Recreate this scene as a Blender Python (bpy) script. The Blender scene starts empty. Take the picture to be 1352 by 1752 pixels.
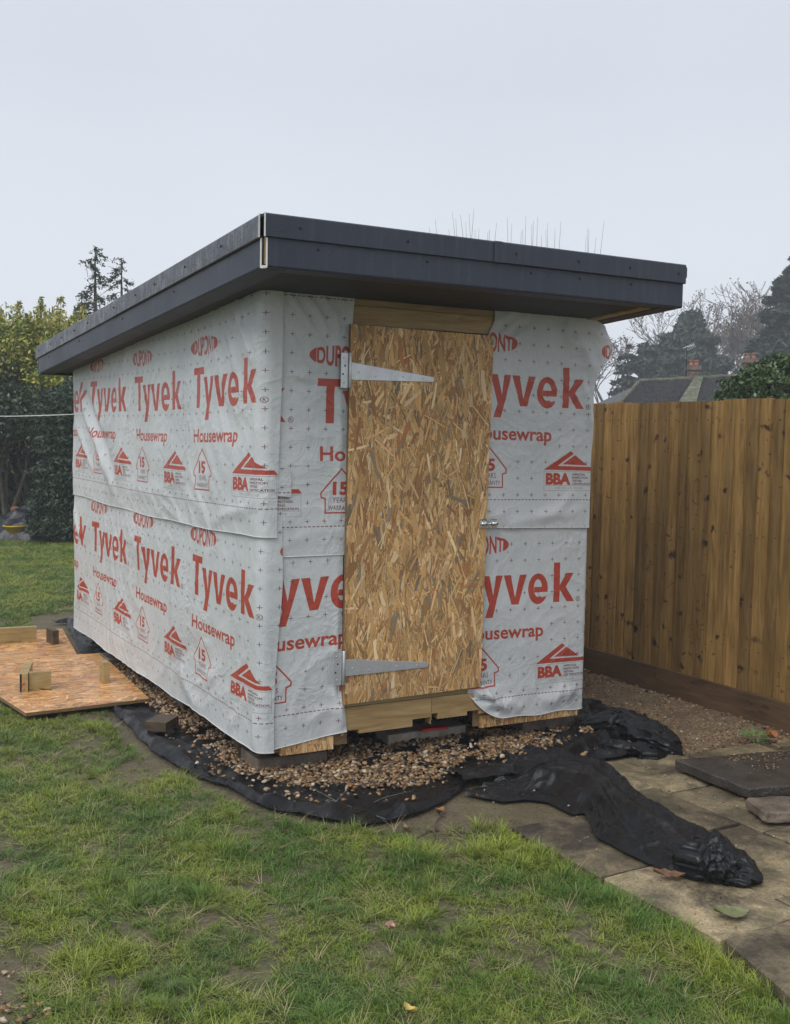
import bpy, bmesh, math, random
import numpy as np
from mathutils import Vector, Matrix, noise as mnoise
R = math.radians
random.seed(7)
rng = np.random.default_rng(11)
SC = bpy.context.scene
COL = SC.collection

# ------------------------------------------------------------------ camera
# The shed's front left corner is the origin: X along its front, Y along its side, Z up.
F_PX, PITCH, ROLL, YAW = 1871.14, R(3.9705), R(1.1106), R(29.1624)
CAM = Vector((-1.8232, -4.4824, 1.56))
cd = bpy.data.cameras.new('camera')
co = bpy.data.objects.new('camera', cd)
COL.objects.link(co)
cd.sensor_fit = 'VERTICAL'
cd.sensor_height = 36
cd.lens = F_PX / 1752 * 36
cd.clip_start = 0.05
cd.clip_end = 3000
co.matrix_world = (Matrix.Translation(CAM) @ Matrix.Rotation(-YAW, 4, 'Z')
                   @ Matrix.Rotation(R(90) - PITCH, 4, 'X') @ Matrix.Rotation(ROLL, 4, 'Z'))
SC.camera = co

# ------------------------------------------------------------------ world and sun (overcast)
SUN_EL, SUN_AZ = R(52), R(-118)           # azimuth from +Y towards +X
w = bpy.data.worlds.new('World')
SC.world = w
w.use_nodes = True
nt = w.node_tree
nt.nodes.clear()
wo = nt.nodes.new('ShaderNodeOutputWorld')
bg = nt.nodes.new('ShaderNodeBackground')
bg.inputs['Strength'].default_value = 0.092
sky = nt.nodes.new('ShaderNodeTexSky')
sky.sky_type = 'NISHITA'
sky.sun_disc = False
sky.sun_elevation = SUN_EL
sky.sun_rotation = SUN_AZ
sky.dust_density = 3
tc = nt.nodes.new('ShaderNodeTexCoord')
sp = nt.nodes.new('ShaderNodeSeparateXYZ')
nt.links.new(tc.outputs['Generated'], sp.inputs[0])
rp = nt.nodes.new('ShaderNodeValToRGB')      # overcast layer: paler low down, a little greyer overhead
els = rp.color_ramp.elements
els[0].position = 0.0; els[0].color = (0.72, 0.758, 0.815, 1)
els[1].position = 0.5; els[1].color = (0.60, 0.635, 0.70, 1)
e = els.new(0.14); e.color = (0.705, 0.745, 0.81, 1)
e = els.new(0.30); e.color = (0.60, 0.637, 0.705, 1)
e = els.new(1.0); e.color = (0.62, 0.66, 0.72, 1)
nt.links.new(sp.outputs['Z'], rp.inputs[0])
nz = nt.nodes.new('ShaderNodeTexNoise'); nz.inputs['Scale'].default_value = 1.6
nz.inputs['Detail'].default_value = 4
nt.links.new(tc.outputs['Generated'], nz.inputs['Vector'])
mr = nt.nodes.new('ShaderNodeMapRange')
mr.inputs['To Min'].default_value = 8.9; mr.inputs['To Max'].default_value = 11.1
nt.links.new(nz.outputs[0], mr.inputs[0])
vm = nt.nodes.new('ShaderNodeVectorMath'); vm.operation = 'SCALE'
nt.links.new(rp.outputs[0], vm.inputs[0]); nt.links.new(mr.outputs[0], vm.inputs['Scale'])
mx = nt.nodes.new('ShaderNodeMix'); mx.data_type = 'RGBA'
mx.inputs[0].default_value = 0.96
nt.links.new(sky.outputs[0], mx.inputs[6]); nt.links.new(vm.outputs[0], mx.inputs[7])
nt.links.new(mx.outputs[2], bg.inputs['Color'])
nt.links.new(bg.outputs[0], wo.inputs[0])
sd = bpy.data.lights.new('sun', 'SUN')
sd.energy = 1.5
sd.angle = R(40)
sd.color = (1.0, 0.98, 0.95)
so = bpy.data.objects.new('sun', sd)
COL.objects.link(so)
sdir = Vector((math.sin(SUN_AZ) * math.cos(SUN_EL), math.cos(SUN_AZ) * math.cos(SUN_EL), math.sin(SUN_EL)))
so.rotation_euler = sdir.to_track_quat('Z', 'Y').to_euler()
so.location = (-4, -3, 9)
SC.view_settings.view_transform = 'Standard'
SC.view_settings.look = 'None'
SC.view_settings.gamma = 1
SC.view_settings.exposure = 0.40
SC.view_settings.use_curve_mapping = False

# ------------------------------------------------------------------ helpers
def ray(x, y):
    a, b = x - 676, y - 876
    c, s = math.cos(ROLL), math.sin(ROLL)
    X = a * c + b * s; Y = -a * s + b * c
    fw = F_PX * math.cos(PITCH) - Y * math.sin(PITCH)
    up = -Y * math.cos(PITCH) - F_PX * math.sin(PITCH)
    return Vector((X * math.cos(YAW) + fw * math.sin(YAW), -X * math.sin(YAW) + fw * math.cos(YAW), up))
def G(x, y, z=0.0):                        # point at height z seen at a place of the photograph
    d = ray(x, y); return CAM + d * ((z - CAM.z) / d.z)
def atD(x, y, D):                          # point at distance D
    return CAM + ray(x, y) * (D / F_PX)

def setp(o, **k):
    for a, b in k.items():
        o[a] = b
    return o
def link(name, me, mat=None, parent=None):
    o = bpy.data.objects.new(name, me)
    if me is not None and mat is not None and len(me.materials) == 0:
        me.materials.append(mat)
    COL.objects.link(o)
    if parent is not None:
        o.parent = parent
        q = parent; off = Vector((0, 0, 0))
        while q is not None:
            off += q.location; q = q.parent
        if me is not None: me.transform(Matrix.Translation(-off))
    return o
def thing(name, label, cat, loc, group=None, kind=None):
    o = bpy.data.objects.new(name, None)
    COL.objects.link(o)
    o.location = loc
    o.empty_display_size = 0.1
    if label: o['label'] = label
    if cat: o['category'] = cat
    if group: o['group'] = group
    if kind: o['kind'] = kind
    return o
def mesh(vs, fs, smooth=False):
    me = bpy.data.meshes.new('m')
    if isinstance(vs, np.ndarray) and isinstance(fs, np.ndarray):
        n, k = fs.shape
        me.vertices.add(len(vs)); me.vertices.foreach_set('co', vs.astype(np.float32).ravel())
        me.loops.add(n * k); me.loops.foreach_set('vertex_index', fs.astype(np.int32).ravel())
        me.polygons.add(n); me.polygons.foreach_set('loop_start', np.arange(0, n * k, k, dtype=np.int32))
        me.polygons.foreach_set('loop_total', np.full(n, k, dtype=np.int32))
        me.update(calc_edges=True)
    else:
        me.from_pydata([tuple(v) for v in vs], [], [tuple(f) for f in fs]); me.update()
    if smooth:
        me.polygons.foreach_set('use_smooth', np.ones(len(me.polygons), dtype=bool))
    return me
def bm_mesh(bm, smooth=False):
    me = bpy.data.meshes.new('m'); bm.to_mesh(me); bm.free()
    if smooth: me.polygons.foreach_set('use_smooth', np.ones(len(me.polygons), dtype=bool))
    return me
def hexa(c8, bev=0.0, jit=0.0, cuts=0):
    """a block from its 8 corners: bottom 4 then top 4, both anticlockwise"""
    bm = bmesh.new()
    v = [bm.verts.new(c) for c in c8]
    for f in ((3, 2, 1, 0), (4, 5, 6, 7), (0, 1, 5, 4), (1, 2, 6, 5), (2, 3, 7, 6), (3, 0, 4, 7)):
        bm.faces.new([v[i] for i in f])
    if cuts: bmesh.ops.subdivide_edges(bm, edges=bm.edges[:], cuts=cuts, use_grid_fill=True)
    if bev: bmesh.ops.bevel(bm, geom=[e for e in bm.edges if e.calc_face_angle(0) > 0.5], offset=bev, segments=1, affect='EDGES', profile=0.5)
    if jit:
        for q in bm.verts:
            n = mnoise.noise_vector(q.co * 9.0) + mnoise.noise_vector(q.co * 31.0) * 0.5
            q.co += n * jit
    return bm_mesh(bm)
def box8(x0, x1, y0, y1, z0, z1):
    return [(x0, y0, z0), (x1, y0, z0), (x1, y1, z0), (x0, y1, z0), (x0, y0, z1), (x1, y0, z1), (x1, y1, z1), (x0, y1, z1)]
def box(name, x0, x1, y0, y1, z0, z1, mat, parent=None, bev=0.0, jit=0.0, cuts=0):
    return link(name, hexa(box8(x0, x1, y0, y1, z0, z1), bev, jit, cuts), mat, parent)
def obox8(p, q, wd, z0, z1):
    """block whose front bottom edge runs from p to q on plan, wd deep to the left of p->q"""
    p = Vector((p[0], p[1])); q = Vector((q[0], q[1])); d = (q - p).normalized(); n = Vector((-d.y, d.x)) * wd
    a = [p, q, q + n, p + n]
    return [(v.x, v.y, z0) for v in a] + [(v.x, v.y, z1) for v in a]
def tubes(segs, sides=5):
    """segs: array rows (x0,y0,z0,r0,x1,y1,z1,r1) -> open tapered tubes"""
    S = np.array(segs, float); a = S[:, 0:3]; b = S[:, 4:7]; d = b - a
    L = np.linalg.norm(d, axis=1, keepdims=True); L[L == 0] = 1; d /= L
    ref = np.where(np.abs(d[:, 2:3]) > 0.9, np.array([[1., 0, 0]]), np.array([[0, 0, 1.]]))
    u = np.cross(d, ref); u /= np.linalg.norm(u, axis=1, keepdims=True); v = np.cross(d, u)
    ang = np.arange(sides) * 2 * np.pi / sides
    ring = u[:, None, :] * np.cos(ang)[None, :, None] + v[:, None, :] * np.sin(ang)[None, :, None]
    A = a[:, None, :] + ring * S[:, 3][:, None, None]; B = b[:, None, :] + ring * S[:, 7][:, None, None]
    V = np.concatenate([A, B], axis=1).reshape(-1, 3)
    base = (np.arange(len(S)) * 2 * sides)[:, None, None]
    i = np.arange(sides); j = (i + 1) % sides
    f = np.stack([i, i + sides, j + sides, j], axis=1)[None] + base
    return mesh(V, f.reshape(-1, 4), True)
def path_tube(pts, r, sides=6):
    sg = []
    for k in range(len(pts) - 1):
        a, b = pts[k], pts[k + 1]
        ra = r(k / (len(pts) - 1)) if callable(r) else r
        rb = r((k + 1) / (len(pts) - 1)) if callable(r) else r
        sg.append((*a, ra, *b, rb))
    return tubes(sg, sides)
def lathe(prof, c, axis='Z', n=12):
    """prof: (radius, height) list about an axis through c"""
    vs, fs = [], []
    for r, h in prof:
        for k in range(n):
            t = 2 * math.pi * k / n
            p = (r * math.cos(t), r * math.sin(t), h)
            if axis == 'X': p = (p[2], p[0], p[1])
            if axis == 'Y': p = (p[0], p[2], p[1])
            vs.append((c[0] + p[0], c[1] + p[1], c[2] + p[2]))
    for i in range(len(prof) - 1):
        for k in range(n):
            a = i * n + k; b = i * n + (k + 1) % n
            fs.append((a, b, b + n, a + n))
    fs.append(tuple(range(n))[::-1]); fs.append(tuple(range((len(prof) - 1) * n, len(prof) * n)))
    return mesh(vs, fs, True)

# ------------------------------------------------------------------ materials
class NT:
    def __init__(s, name):
        s.m = bpy.data.materials.new(name); s.m.use_nodes = True; s.t = s.m.node_tree
        s.b = s.t.nodes['Principled BSDF']; s.o = s.t.nodes['Material Output']
    def n(s, ty, **k):
        nd = s.t.nodes.new('ShaderNode' + ty)
        for a, b in k.items(): setattr(nd, a, b)
        return nd
    def put(s, sock, v):
        if isinstance(v, bpy.types.NodeSocket): s.t.links.new(v, sock)
        else: sock.default_value = v
    def coords(s, scale=(1, 1, 1), rnd=True, src='Object'):
        t = s.n('TexCoord'); mp = s.n('Mapping'); mp.inputs['Scale'].default_value = scale
        v = t.outputs[src]
        if rnd:
            oi = s.n('ObjectInfo'); a = s.n('VectorMath', operation='SCALE'); a.inputs[0].default_value = (37.1, 71.7, 19.3)
            s.put(a.inputs['Scale'], oi.outputs['Random']); ad = s.n('VectorMath', operation='ADD')
            s.put(ad.inputs[0], v); s.put(ad.inputs[1], a.outputs[0]); v = ad.outputs[0]
        s.put(mp.inputs[0], v)
        return mp.outputs[0]
    def noise(s, vec, scale, detail=3, rough=0.55, dist=0.0):
        nd = s.n('TexNoise'); s.put(nd.inputs['Vector'], vec)
        nd.inputs['Scale'].default_value = scale; nd.inputs['Detail'].default_value = detail
        nd.inputs['Roughness'].default_value = rough; nd.inputs['Distortion'].default_value = dist
        return nd.outputs[0]
    def ramp(s, fac, stops):
        r = s.n('ValToRGB'); s.put(r.inputs[0], fac); el = r.color_ramp.elements
        while len(el) < len(stops): el.new(0.5)
        for e_, (p_, c_) in zip(el, stops):
            e_.position = p_; e_.color = (c_, c_, c_, 1) if isinstance(c_, (int, float)) else (*c_, 1)
        return r.outputs[0]
    def mix(s, f, a, b, mode='MIX'):
        m = s.n('Mix', data_type='RGBA', blend_type=mode)
        for sk, v in ((m.inputs[0], f), (m.inputs[6], a), (m.inputs[7], b)):
            if isinstance(v, tuple): v = (*v, 1)
            s.put(sk, v)
        return m.outputs[2]
    def math(s, op, a, b=0.0):
        m = s.n('Math', operation=op); s.put(m.inputs[0], a); s.put(m.inputs[1], b); return m.outputs[0]
    def bump(s, h, dist, st=1.0):
        b = s.n('Bump'); s.put(b.inputs['Height'], h); b.inputs['Distance'].default_value = dist
        b.inputs['Strength'].default_value = st
        s.t.links.new(b.outputs[0], s.b.inputs['Normal'])
    def fin(s, col=None, rough=None, metal=None, spec=None):
        if col is not None: s.put(s.b.inputs['Base Color'], (*col, 1) if isinstance(col, tuple) else col)
        if rough is not None: s.put(s.b.inputs['Roughness'], rough)
        if metal is not None: s.put(s.b.inputs['Metallic'], metal)
        if spec is not None: s.put(s.b.inputs['Specular IOR Level'], spec)
        return s.m

def wood(name, axis, c0, c1, c2, knots=0.5, rough=0.55, tone=0.25, knot_col=(0.05, 0.022, 0.01), kscale=3.0):
    """axis = the grain's direction"""
    s = NT(name)
    st = {'X': (0.09, 1, 1), 'Y': (1, 0.09, 1), 'Z': (1, 1, 0.09)}[axis]
    v = s.coords(st)
    n1 = s.noise(v, 26, 4, 0.6, 0.9)
    n2 = s.noise(v, 120, 3, 0.6)
    n3 = s.noise(s.coords((1, 1, 1)), 2.5, 3)
    col = s.ramp(n1, [(0.3, c0), (0.5, c1), (0.68, c2)])
    col = s.mix(s.ramp(n2, [(0.35, 0.0), (0.7, 0.45)]), col, c0)
    col = s.mix(0.35, col, s.ramp(n3, [(0.3, 0.45), (0.7, 1.35)]), 'MULTIPLY')
    if knots:
        ks = {'X': (0.45, 1, 1), 'Y': (1, 0.45, 1), 'Z': (0.85, 0.85, 1.25)}[axis]
        kv = s.coords(ks)
        wob = s.n('VectorMath', operation='ADD'); wn = s.n('TexNoise'); s.put(wn.inputs['Vector'], kv)
        wn.inputs['Scale'].default_value = 14
        sc = s.n('VectorMath', operation='SCALE'); sc.inputs['Scale'].default_value = 0.11
        s.put(sc.inputs[0], wn.outputs['Color']); s.put(wob.inputs[0], kv); s.put(wob.inputs[1], sc.outputs[0])
        sx_ = s.n('SeparateXYZ'); s.put(sx_.inputs[0], wob.outputs[0]); cb_ = s.n('CombineXYZ')
        s.put(cb_.inputs[0], s.math('ADD', sx_.outputs[0], sx_.outputs[1])); s.put(cb_.inputs[1], sx_.outputs[2])
        vo = s.n('TexVoronoi', voronoi_dimensions='2D'); s.put(vo.inputs['Vector'], cb_.outputs[0]); vo.inputs['Scale'].default_value = kscale
        big = s.ramp(vo.outputs['Distance'], [(0.045 * knots * 2, 1.0), (0.11 * knots * 2, 0.0)])
        gate = s.ramp(s.noise(kv, 1.9, 1), [(0.50, 0.0), (0.54, 1.0)])
        col = s.mix(s.math('MULTIPLY', big, gate), col, knot_col)
        vo2 = s.n('TexVoronoi', voronoi_dimensions='2D'); s.put(vo2.inputs['Vector'], cb_.outputs[0]); vo2.inputs['Scale'].default_value = kscale * 2.7
        sm = s.ramp(vo2.outputs['Distance'], [(0.04 * knots * 2, 0.75), (0.12 * knots * 2, 0.0)])
        gate2 = s.ramp(s.noise(kv, 3.0, 1), [(0.53, 0.0), (0.60, 1.0)])
        col = s.mix(s.math('MULTIPLY', sm, gate2), col, knot_col)
    oi = s.n('ObjectInfo'); mr_ = s.n('MapRange'); s.put(mr_.inputs[0], oi.outputs['Random'])
    mr_.inputs['To Min'].default_value = 1 - tone; mr_.inputs['To Max'].default_value = 1 + tone
    vm_ = s.n('VectorMath', operation='SCALE'); s.put(vm_.inputs[0], col); s.put(vm_.inputs['Scale'], mr_.outputs[0])
    s.bump(n2, 0.0012, 0.7)
    return s.fin(vm_.outputs[0], rough)

def fence_wood():
    return wood('fence_timber', 'Z', (0.170, 0.092, 0.026), (0.305, 0.180, 0.053), (0.410, 0.258, 0.086), 0.62, 0.6, 0.36,
                (0.040, 0.016, 0.007), 4.4)
M = {}
M['fence'] = fence_wood()
M['gravel_board'] = wood('treated_board_timber', 'Y', (0.060, 0.034, 0.016), (0.105, 0.060, 0.027), (0.15, 0.088, 0.04), 0.4, 0.6, 0.1, (0.02, 0.01, 0.006))
M['lintel'] = wood('pale_timber', 'X', (0.27, 0.17, 0.068), (0.40, 0.27, 0.115), (0.50, 0.36, 0.17), 0.35, 0.6, 0.12, (0.16, 0.07, 0.025), 2.4)
M['green_timber'] = wood('green_treated_timber', 'X', (0.28, 0.20, 0.08), (0.40, 0.29, 0.12), (0.48, 0.37, 0.17), 0.3, 0.55, 0.15)
M['dark_timber'] = wood('dark_wet_timber', 'Y', (0.05, 0.035, 0.02), (0.10, 0.07, 0.04), (0.15, 0.11, 0.06), 0.3, 0.5, 0.15)
M['old_fence'] = wood('old_fence_timber', 'Z', (0.10, 0.062, 0.03), (0.17, 0.11, 0.06), (0.23, 0.155, 0.085), 0.3, 0.7, 0.25)

def plain(name, c, rough=0.5, metal=0.0, spec=0.5, bumps=None, var=0.15, vs=20):
    s = NT(name)
    n = s.noise(s.coords(), vs, 4)
    col = s.mix(1.0, c, s.ramp(n, [(0.3, 1 - var), (0.7, 1 + var)]), 'MULTIPLY')
    if bumps: s.bump(s.noise(s.coords(), bumps[0], 3), bumps[1])
    return s.fin(col, rough, metal, spec)
# anthracite trim with droplets and a dull wet sheen
s = NT('anthracite_trim')
v = s.coords(rnd=False)
n = s.noise(v, 3, 4); dr = s.n('TexVoronoi'); s.put(dr.inputs['Vector'], v); dr.inputs['Scale'].default_value = 95
dd = s.ramp(dr.outputs['Distance'], [(0.16, 1.0), (0.3, 0.0)])
dg = s.ramp(s.noise(v, 17, 3), [(0.48, 0.0), (0.62, 1.0)])
dm = s.math('MULTIPLY', dd, dg)
stv = s.coords((14, 14, 0.6), rnd=False)
col = s.ramp(n, [(0.3, (0.032, 0.038, 0.055)), (0.7, (0.043, 0.050, 0.070))])
col = s.mix(s.ramp(s.noise(stv, 3, 3), [(0.52, 0.0), (0.75, 0.35)]), col, (0.085, 0.09, 0.10))
s.bump(s.math('ADD', dm, s.math('MULTIPLY', s.noise(v, 260, 2), 0.12)), 0.002, 0.8)
M['trim'] = s.fin(col, s.ramp(n, [(0.3, 0.42), (0.7, 0.55)]), 0, 0.32)
s = NT('wet_trim_painted_glints')
v = s.coords(rnd=False); st1 = s.noise(s.coords((1, 26, 2.0), rnd=False), 3, 4, 0.7); n = s.noise(v, 9, 5, 0.7)
dr = s.n('TexVoronoi'); s.put(dr.inputs['Vector'], v); dr.inputs['Scale'].default_value = 70
wet = s.ramp(s.math('MULTIPLY', st1, n), [(0.22, 0.0), (0.36, 1.0)])
col = s.mix(wet, (0.036, 0.042, 0.056), (0.085, 0.092, 0.108))  # lighter streaks paint in the highlights of the wet surface
s.bump(s.math('ADD', st1, s.math('MULTIPLY', s.ramp(dr.outputs['Distance'], [(0.15, 1.0), (0.32, 0.0)]), 0.6)), 0.003, 0.8)
M['trim_wet_glints'] = s.fin(col, s.ramp(wet, [(0.0, 0.42), (1.0, 0.22)]), 0, 0.6)
M['white_end'] = plain('cut_white_plastic', (0.72, 0.72, 0.68), 0.5, var=0.1)
M['screw'] = plain('dark_screw', (0.02, 0.02, 0.022), 0.35, 0.6)
M['felt'] = plain('roof_covering', (0.045, 0.047, 0.05), 0.6, bumps=(80, 0.002))
M['soffit'] = plain('dark_soffit', (0.02, 0.021, 0.024), 0.6)
M['chrome'] = plain('bright_chrome', (0.75, 0.76, 0.78), 0.14, 1.0, var=0.05)
s = NT('galvanised_steel')
v = s.coords(rnd=False); vo = s.n('TexVoronoi'); s.put(vo.inputs['Vector'], v); vo.inputs['Scale'].default_value = 70
n = s.noise(v, 12, 4)
col = s.mix(0.5, s.ramp(n, [(0.3, (0.50, 0.54, 0.59)), (0.7, (0.60, 0.64, 0.69))]), vo.outputs['Color'], 'SOFT_LIGHT')
col = s.mix(0.6, col, (0.55, 0.59, 0.64))
sat = s.n('HueSaturation'); sat.inputs['Saturation'].default_value = 0.35; s.put(sat.inputs['Color'], col)
s.bump(s.noise(v, 150, 2), 0.0006)
M['galv'] = s.fin(sat.outputs[0], s.ramp(n, [(0.3, 0.5), (0.7, 0.36)]), 0.75)
M['concrete'] = plain('grey_concrete', (0.34, 0.30, 0.25), 0.85, bumps=(60, 0.006), var=0.35, vs=14)
M['brown_stone'] = plain('brown_wet_stone', (0.135, 0.105, 0.078), 0.6, bumps=(45, 0.010), var=0.5, vs=11)
M['brick'] = plain('red_brick', (0.30, 0.12, 0.075), 0.85, bumps=(60, 0.006), var=0.3, vs=14)
M['red_plastic'] = plain('red_plastic', (0.5, 0.03, 0.03), 0.4)
M['red_paint'] = plain('red_paint', (0.48, 0.035, 0.03), 0.5)
M['black_paint'] = plain('black_paint', (0.018, 0.016, 0.016), 0.4)
M['yellow'] = plain('yellow_plastic', (0.60, 0.40, 0.02), 0.4)
M['rope'] = plain('white_cord', (0.72, 0.72, 0.70), 0.6)

# ---- printed house wrap: the print is rasterised here from polygons and lettering
P_TILE, T0, S0, H_TILE = 0.857, -0.06, -0.14, 1.20
SS, PPM = 2, 1000
cw, ch = int(round(P_TILE * PPM)) * SS, int(round(H_TILE * PPM)) * SS
canvas = {'red': np.zeros((ch, cw), np.float32), 'dark': np.zeros((ch, cw), np.float32)}
BASE = 0.467                               # baseline of the big word above the dashed line
def px(p):
    return (p[0] - T0) / P_TILE * cw, (p[1] - S0) / H_TILE * ch
def fill(poly, lay='red', val=1.0):
    q = [px(p) for p in poly]
    xs = [a for a, b in q]; ys = [b for a, b in q]
    x0, x1 = int(math.floor(min(xs))), int(math.ceil(max(xs))) + 1
    y0, y1 = max(0, int(math.floor(min(ys)))), min(ch, int(math.ceil(max(ys))) + 1)
    if y1 <= y0 or x1 <= x0: return
    X, Y = np.meshgrid(np.arange(x0, x1) + 0.5, np.arange(y0, y1) + 0.5)
    ins = np.zeros(X.shape, bool)
    for i in range(len(q)):
        ax, ay = q[i]; bx, by = q[(i + 1) % len(q)]
        if ay == by: continue
        c = ((ay > Y) != (by > Y)) & (X < (bx - ax) * (Y - ay) / (by - ay) + ax)
        ins ^= c
    cols = np.arange(x0, x1) % cw
    sub = canvas[lay][y0:y1][:, cols]
    sub[ins] = val
    canvas[lay][y0:y1, cols] = sub
def stroke(pts, wd, lay='red', val=1.0):
    for a, b in zip(pts[:-1], pts[1:]):
        a = Vector(a); b = Vector(b); d = (b - a).normalized(); n_ = Vector((-d.y, d.x)) * wd / 2; d = d * wd * 0.4
        fill([a - d + n_, b + d + n_, b + d - n_, a - d - n_], lay, val)
def ell(cx, cy, rx, ry, a0=0, a1=360, n=40):
    return [(cx + rx * math.cos(R(a0 + (a1 - a0) * k / n)), cy + ry * math.sin(R(a0 + (a1 - a0) * k / n))) for k in range(n + 1)]
def text(txt, x0, x1, y0, y1, lay='red', bold=0.0, warp=None, shear=0.0, val=1.0):
    cu = bpy.data.curves.new('t', 'FONT'); cu.body = txt; cu.offset = bold; cu.resolution_u = 3
    o = bpy.data.objects.new('t', cu); COL.objects.link(o)
    bpy.context.view_layer.update()
    dg = bpy.context.evaluated_depsgraph_get()
    me = bpy.data.meshes.new_from_object(o.evaluated_get(dg))
    me.calc_loop_triangles()
    V = np.array([v.co[:2] for v in me.vertices]); T = [t.vertices[:] for t in me.loop_triangles]
    bpy.data.objects.remove(o); bpy.data.curves.remove(cu); bpy.data.meshes.remove(me)
    lo, hi = V.min(0), V.max(0)
    V = (V - lo) / (hi - lo)
    W = np.stack([x0 + V[:, 0] * (x1 - x0), y0 + V[:, 1] * (y1 - y0)], 1)
    W[:, 0] += shear * (W[:, 1] - y0)
    if warp: W = np.array([warp(p) for p in W])
    for t in T: fill([W[i] for i in t], lay, val)
bl = BASE
# faint grid of crosses, with the rows and columns that the lettering interrupts still visible
gx = P_TILE / 10; gs = 0.0832
for r_ in range(-7, 8):
    z_ = bl - 0.027 + r_ * gs
    for c_ in range(10):
        x_ = 0.078 + c_ * gx - 0.12
        if r_ == -6 and False: continue
        if 0.0 < x_ < 0.24 and bl - 0.42 < z_ < bl - 0.21: continue
        if 0.44 < x_ < 0.80 and bl - 0.43 < z_ < bl - 0.29: continue
        if 0.0 < x_ < 0.52 and bl - 0.2 < z_ < bl - 0.09: continue
        if -0.05 < x_ < 0.29 and bl + 0.24 < z_ < bl + 0.37: continue
        fill([(x_ - .0105, z_ - .0013), (x_ + .0105, z_ - .0013), (x_ + .0105, z_ + .0013), (x_ - .0105, z_ + .0013)], 'dark')
        fill([(x_ - .0013, z_ - .0105), (x_ + .0013, z_ - .0105), (x_ + .0013, z_ + .0105), (x_ - .0013, z_ + .0105)], 'dark')
for zz in (0.0,):
    k = 0.0
    while k < P_TILE - 0.01:
        fill([(k + T0, zz - .002), (k + T0 + .0143, zz - .002), (k + T0 + .0143, zz + .002), (k + T0, zz + .002)], 'dark'); k += P_TILE / 40
# the big word
D_ = lambda pts: fill([(a, bl + b) for a, b in pts])
E_ = lambda pts: fill([(a, bl + b) for a, b in pts], 'red', 0.0)
D_([(0, .165), (0, .2), (.126, .2), (.126, .165)])
D_([(.043, 0), (.043, .17), (.084, .17), (.084, 0)])
D_([(.128, .149), (.171, .149), (.196, .050), (.211, .149), (.252, .149), (.193, -.062), (.148, -.062), (.172, .006)])
D_([(.258, .149), (.301, .149), (.327, .034), (.355, .149), (.397, .149), (.349, -.001), (.306, -.001)])
D_(ell(.470, .073, .062, .079))
E_(ell(.469, .077, .026, .045))
E_([(.49, .028), (.56, .040), (.56, .056), (.49, .056)])
E_([(.475, .034), (.50, .036), (.52, .056), (.475, .056)])
D_([(.445, .055), (.445, .083), (.5305, .083), (.5305, .055)])
D_([(.567, 0), (.569, .205), (.609, .205), (.607, 0)])
D_([(.600, .074), (.649, .149), (.697, .149), (.647, .078), (.702, 0), (.655, 0)])
c_ = (.727, bl + .012)
fill(ell(*c_, .0135, .0135), 'dark'); fill(ell(*c_, .0108, .0108), 'dark', 0.0)
text('R', c_[0] - .005, c_[0] + .006, c_[1] - .007, c_[1] + .007, 'dark', 0.02)
text('Housewrap', .016, .505, bl - .193, bl - .104, 'red', 0.022)
cxo, czo = .122, bl + .303
def lens(p):
    k = math.sqrt(max(0.05, 1 - ((p[0] - cxo) / .17) ** 2)); return (p[0], czo + (p[1] - czo) * k)
text('DUPONT', -.004, .252, czo - .049, czo + .049, 'red', 0.03, lens)
fill(ell(cxo, czo, .163, .054, -38, 38, 16)); fill(ell(cxo, czo, .163, .054, 142, 218, 16))
text('TM', .272, .286, bl + .262, bl + .268, 'dark', 0.0)
# warranty house
hs = [(.125, bl - .205), (.024, bl - .316), (.026, bl - .335), (.046, bl - .341), (.046, bl - .406), (.208, bl - .406), (.208, bl - .341), (.230, bl - .334), (.231, bl - .316), (.125, bl - .205)]
stroke(hs, .0072)
text('15', .083, .163, bl - .326, bl - .264, 'red', 0.045)
text('YEARS', .082, .170, bl - .360, bl - .336, 'dark', 0.0)
text('WARRANTY', .060, .194, bl - .394, bl - .373, 'dark', 0.01)
# approval badge
D_([(.460, -.315), (.629, -.217), (.649, -.231), (.548, -.294), (.770, -.297), (.788, -.317)])
D_([(.578, -.286), (.658, -.237), (.740, -.289)])
stroke([(.463, bl - .323), (.783, bl - .323), (.783, bl - .420), (.463, bl - .420), (.463, bl - .323)], .0022, 'dark', 0.6)
stroke([(.463, bl - .395), (.783, bl - .395)], .002, 'dark', 0.6)
text('BBA', .474, .632, bl - .391, bl - .330, 'red', 0.055)
for i_, (t_, x1_) in enumerate((('APPROVAL', .727), ('INSPECTION', .742), ('TESTING', .705), ('CERTIFICATION', .772))):
    text(t_, .642, x1_, bl - .3425 - i_ * .0162, bl - .3310 - i_ * .0162, 'dark', 0.03)
text('CERTIFICATE 90/2548', .535, .712, bl - .413, bl - .402, 'dark', 0.0, val=0.6)
def down(a):
    return a.reshape(a.shape[0] // SS, SS, a.shape[1] // SS, SS).mean(axis=(1, 3))
cr, ck = down(canvas['red']), down(canvas['dark'])
hh, ww = cr.shape
k = 0.0
while k < P_TILE - 0.01:                    # the line near the roll's upper edge, shown by one sheet only
    fill([(k + T0, 1.022), (k + T0 + .0143, 1.022), (k + T0 + .0143, 1.026), (k + T0, 1.026)], 'dark'); k += P_TILE / 40
ck2 = down(canvas['dark'])
def to_srgb(a): return np.where(a <= 0.0031308, a * 12.92, 1.055 * np.power(np.maximum(a, 1e-6), 1 / 2.4) - 0.055)
basec = np.array([0.59, 0.612, 0.62]); redc = np.array([0.45, 0.070, 0.044]); drk = np.array([0.16, 0.06, 0.065])
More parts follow.
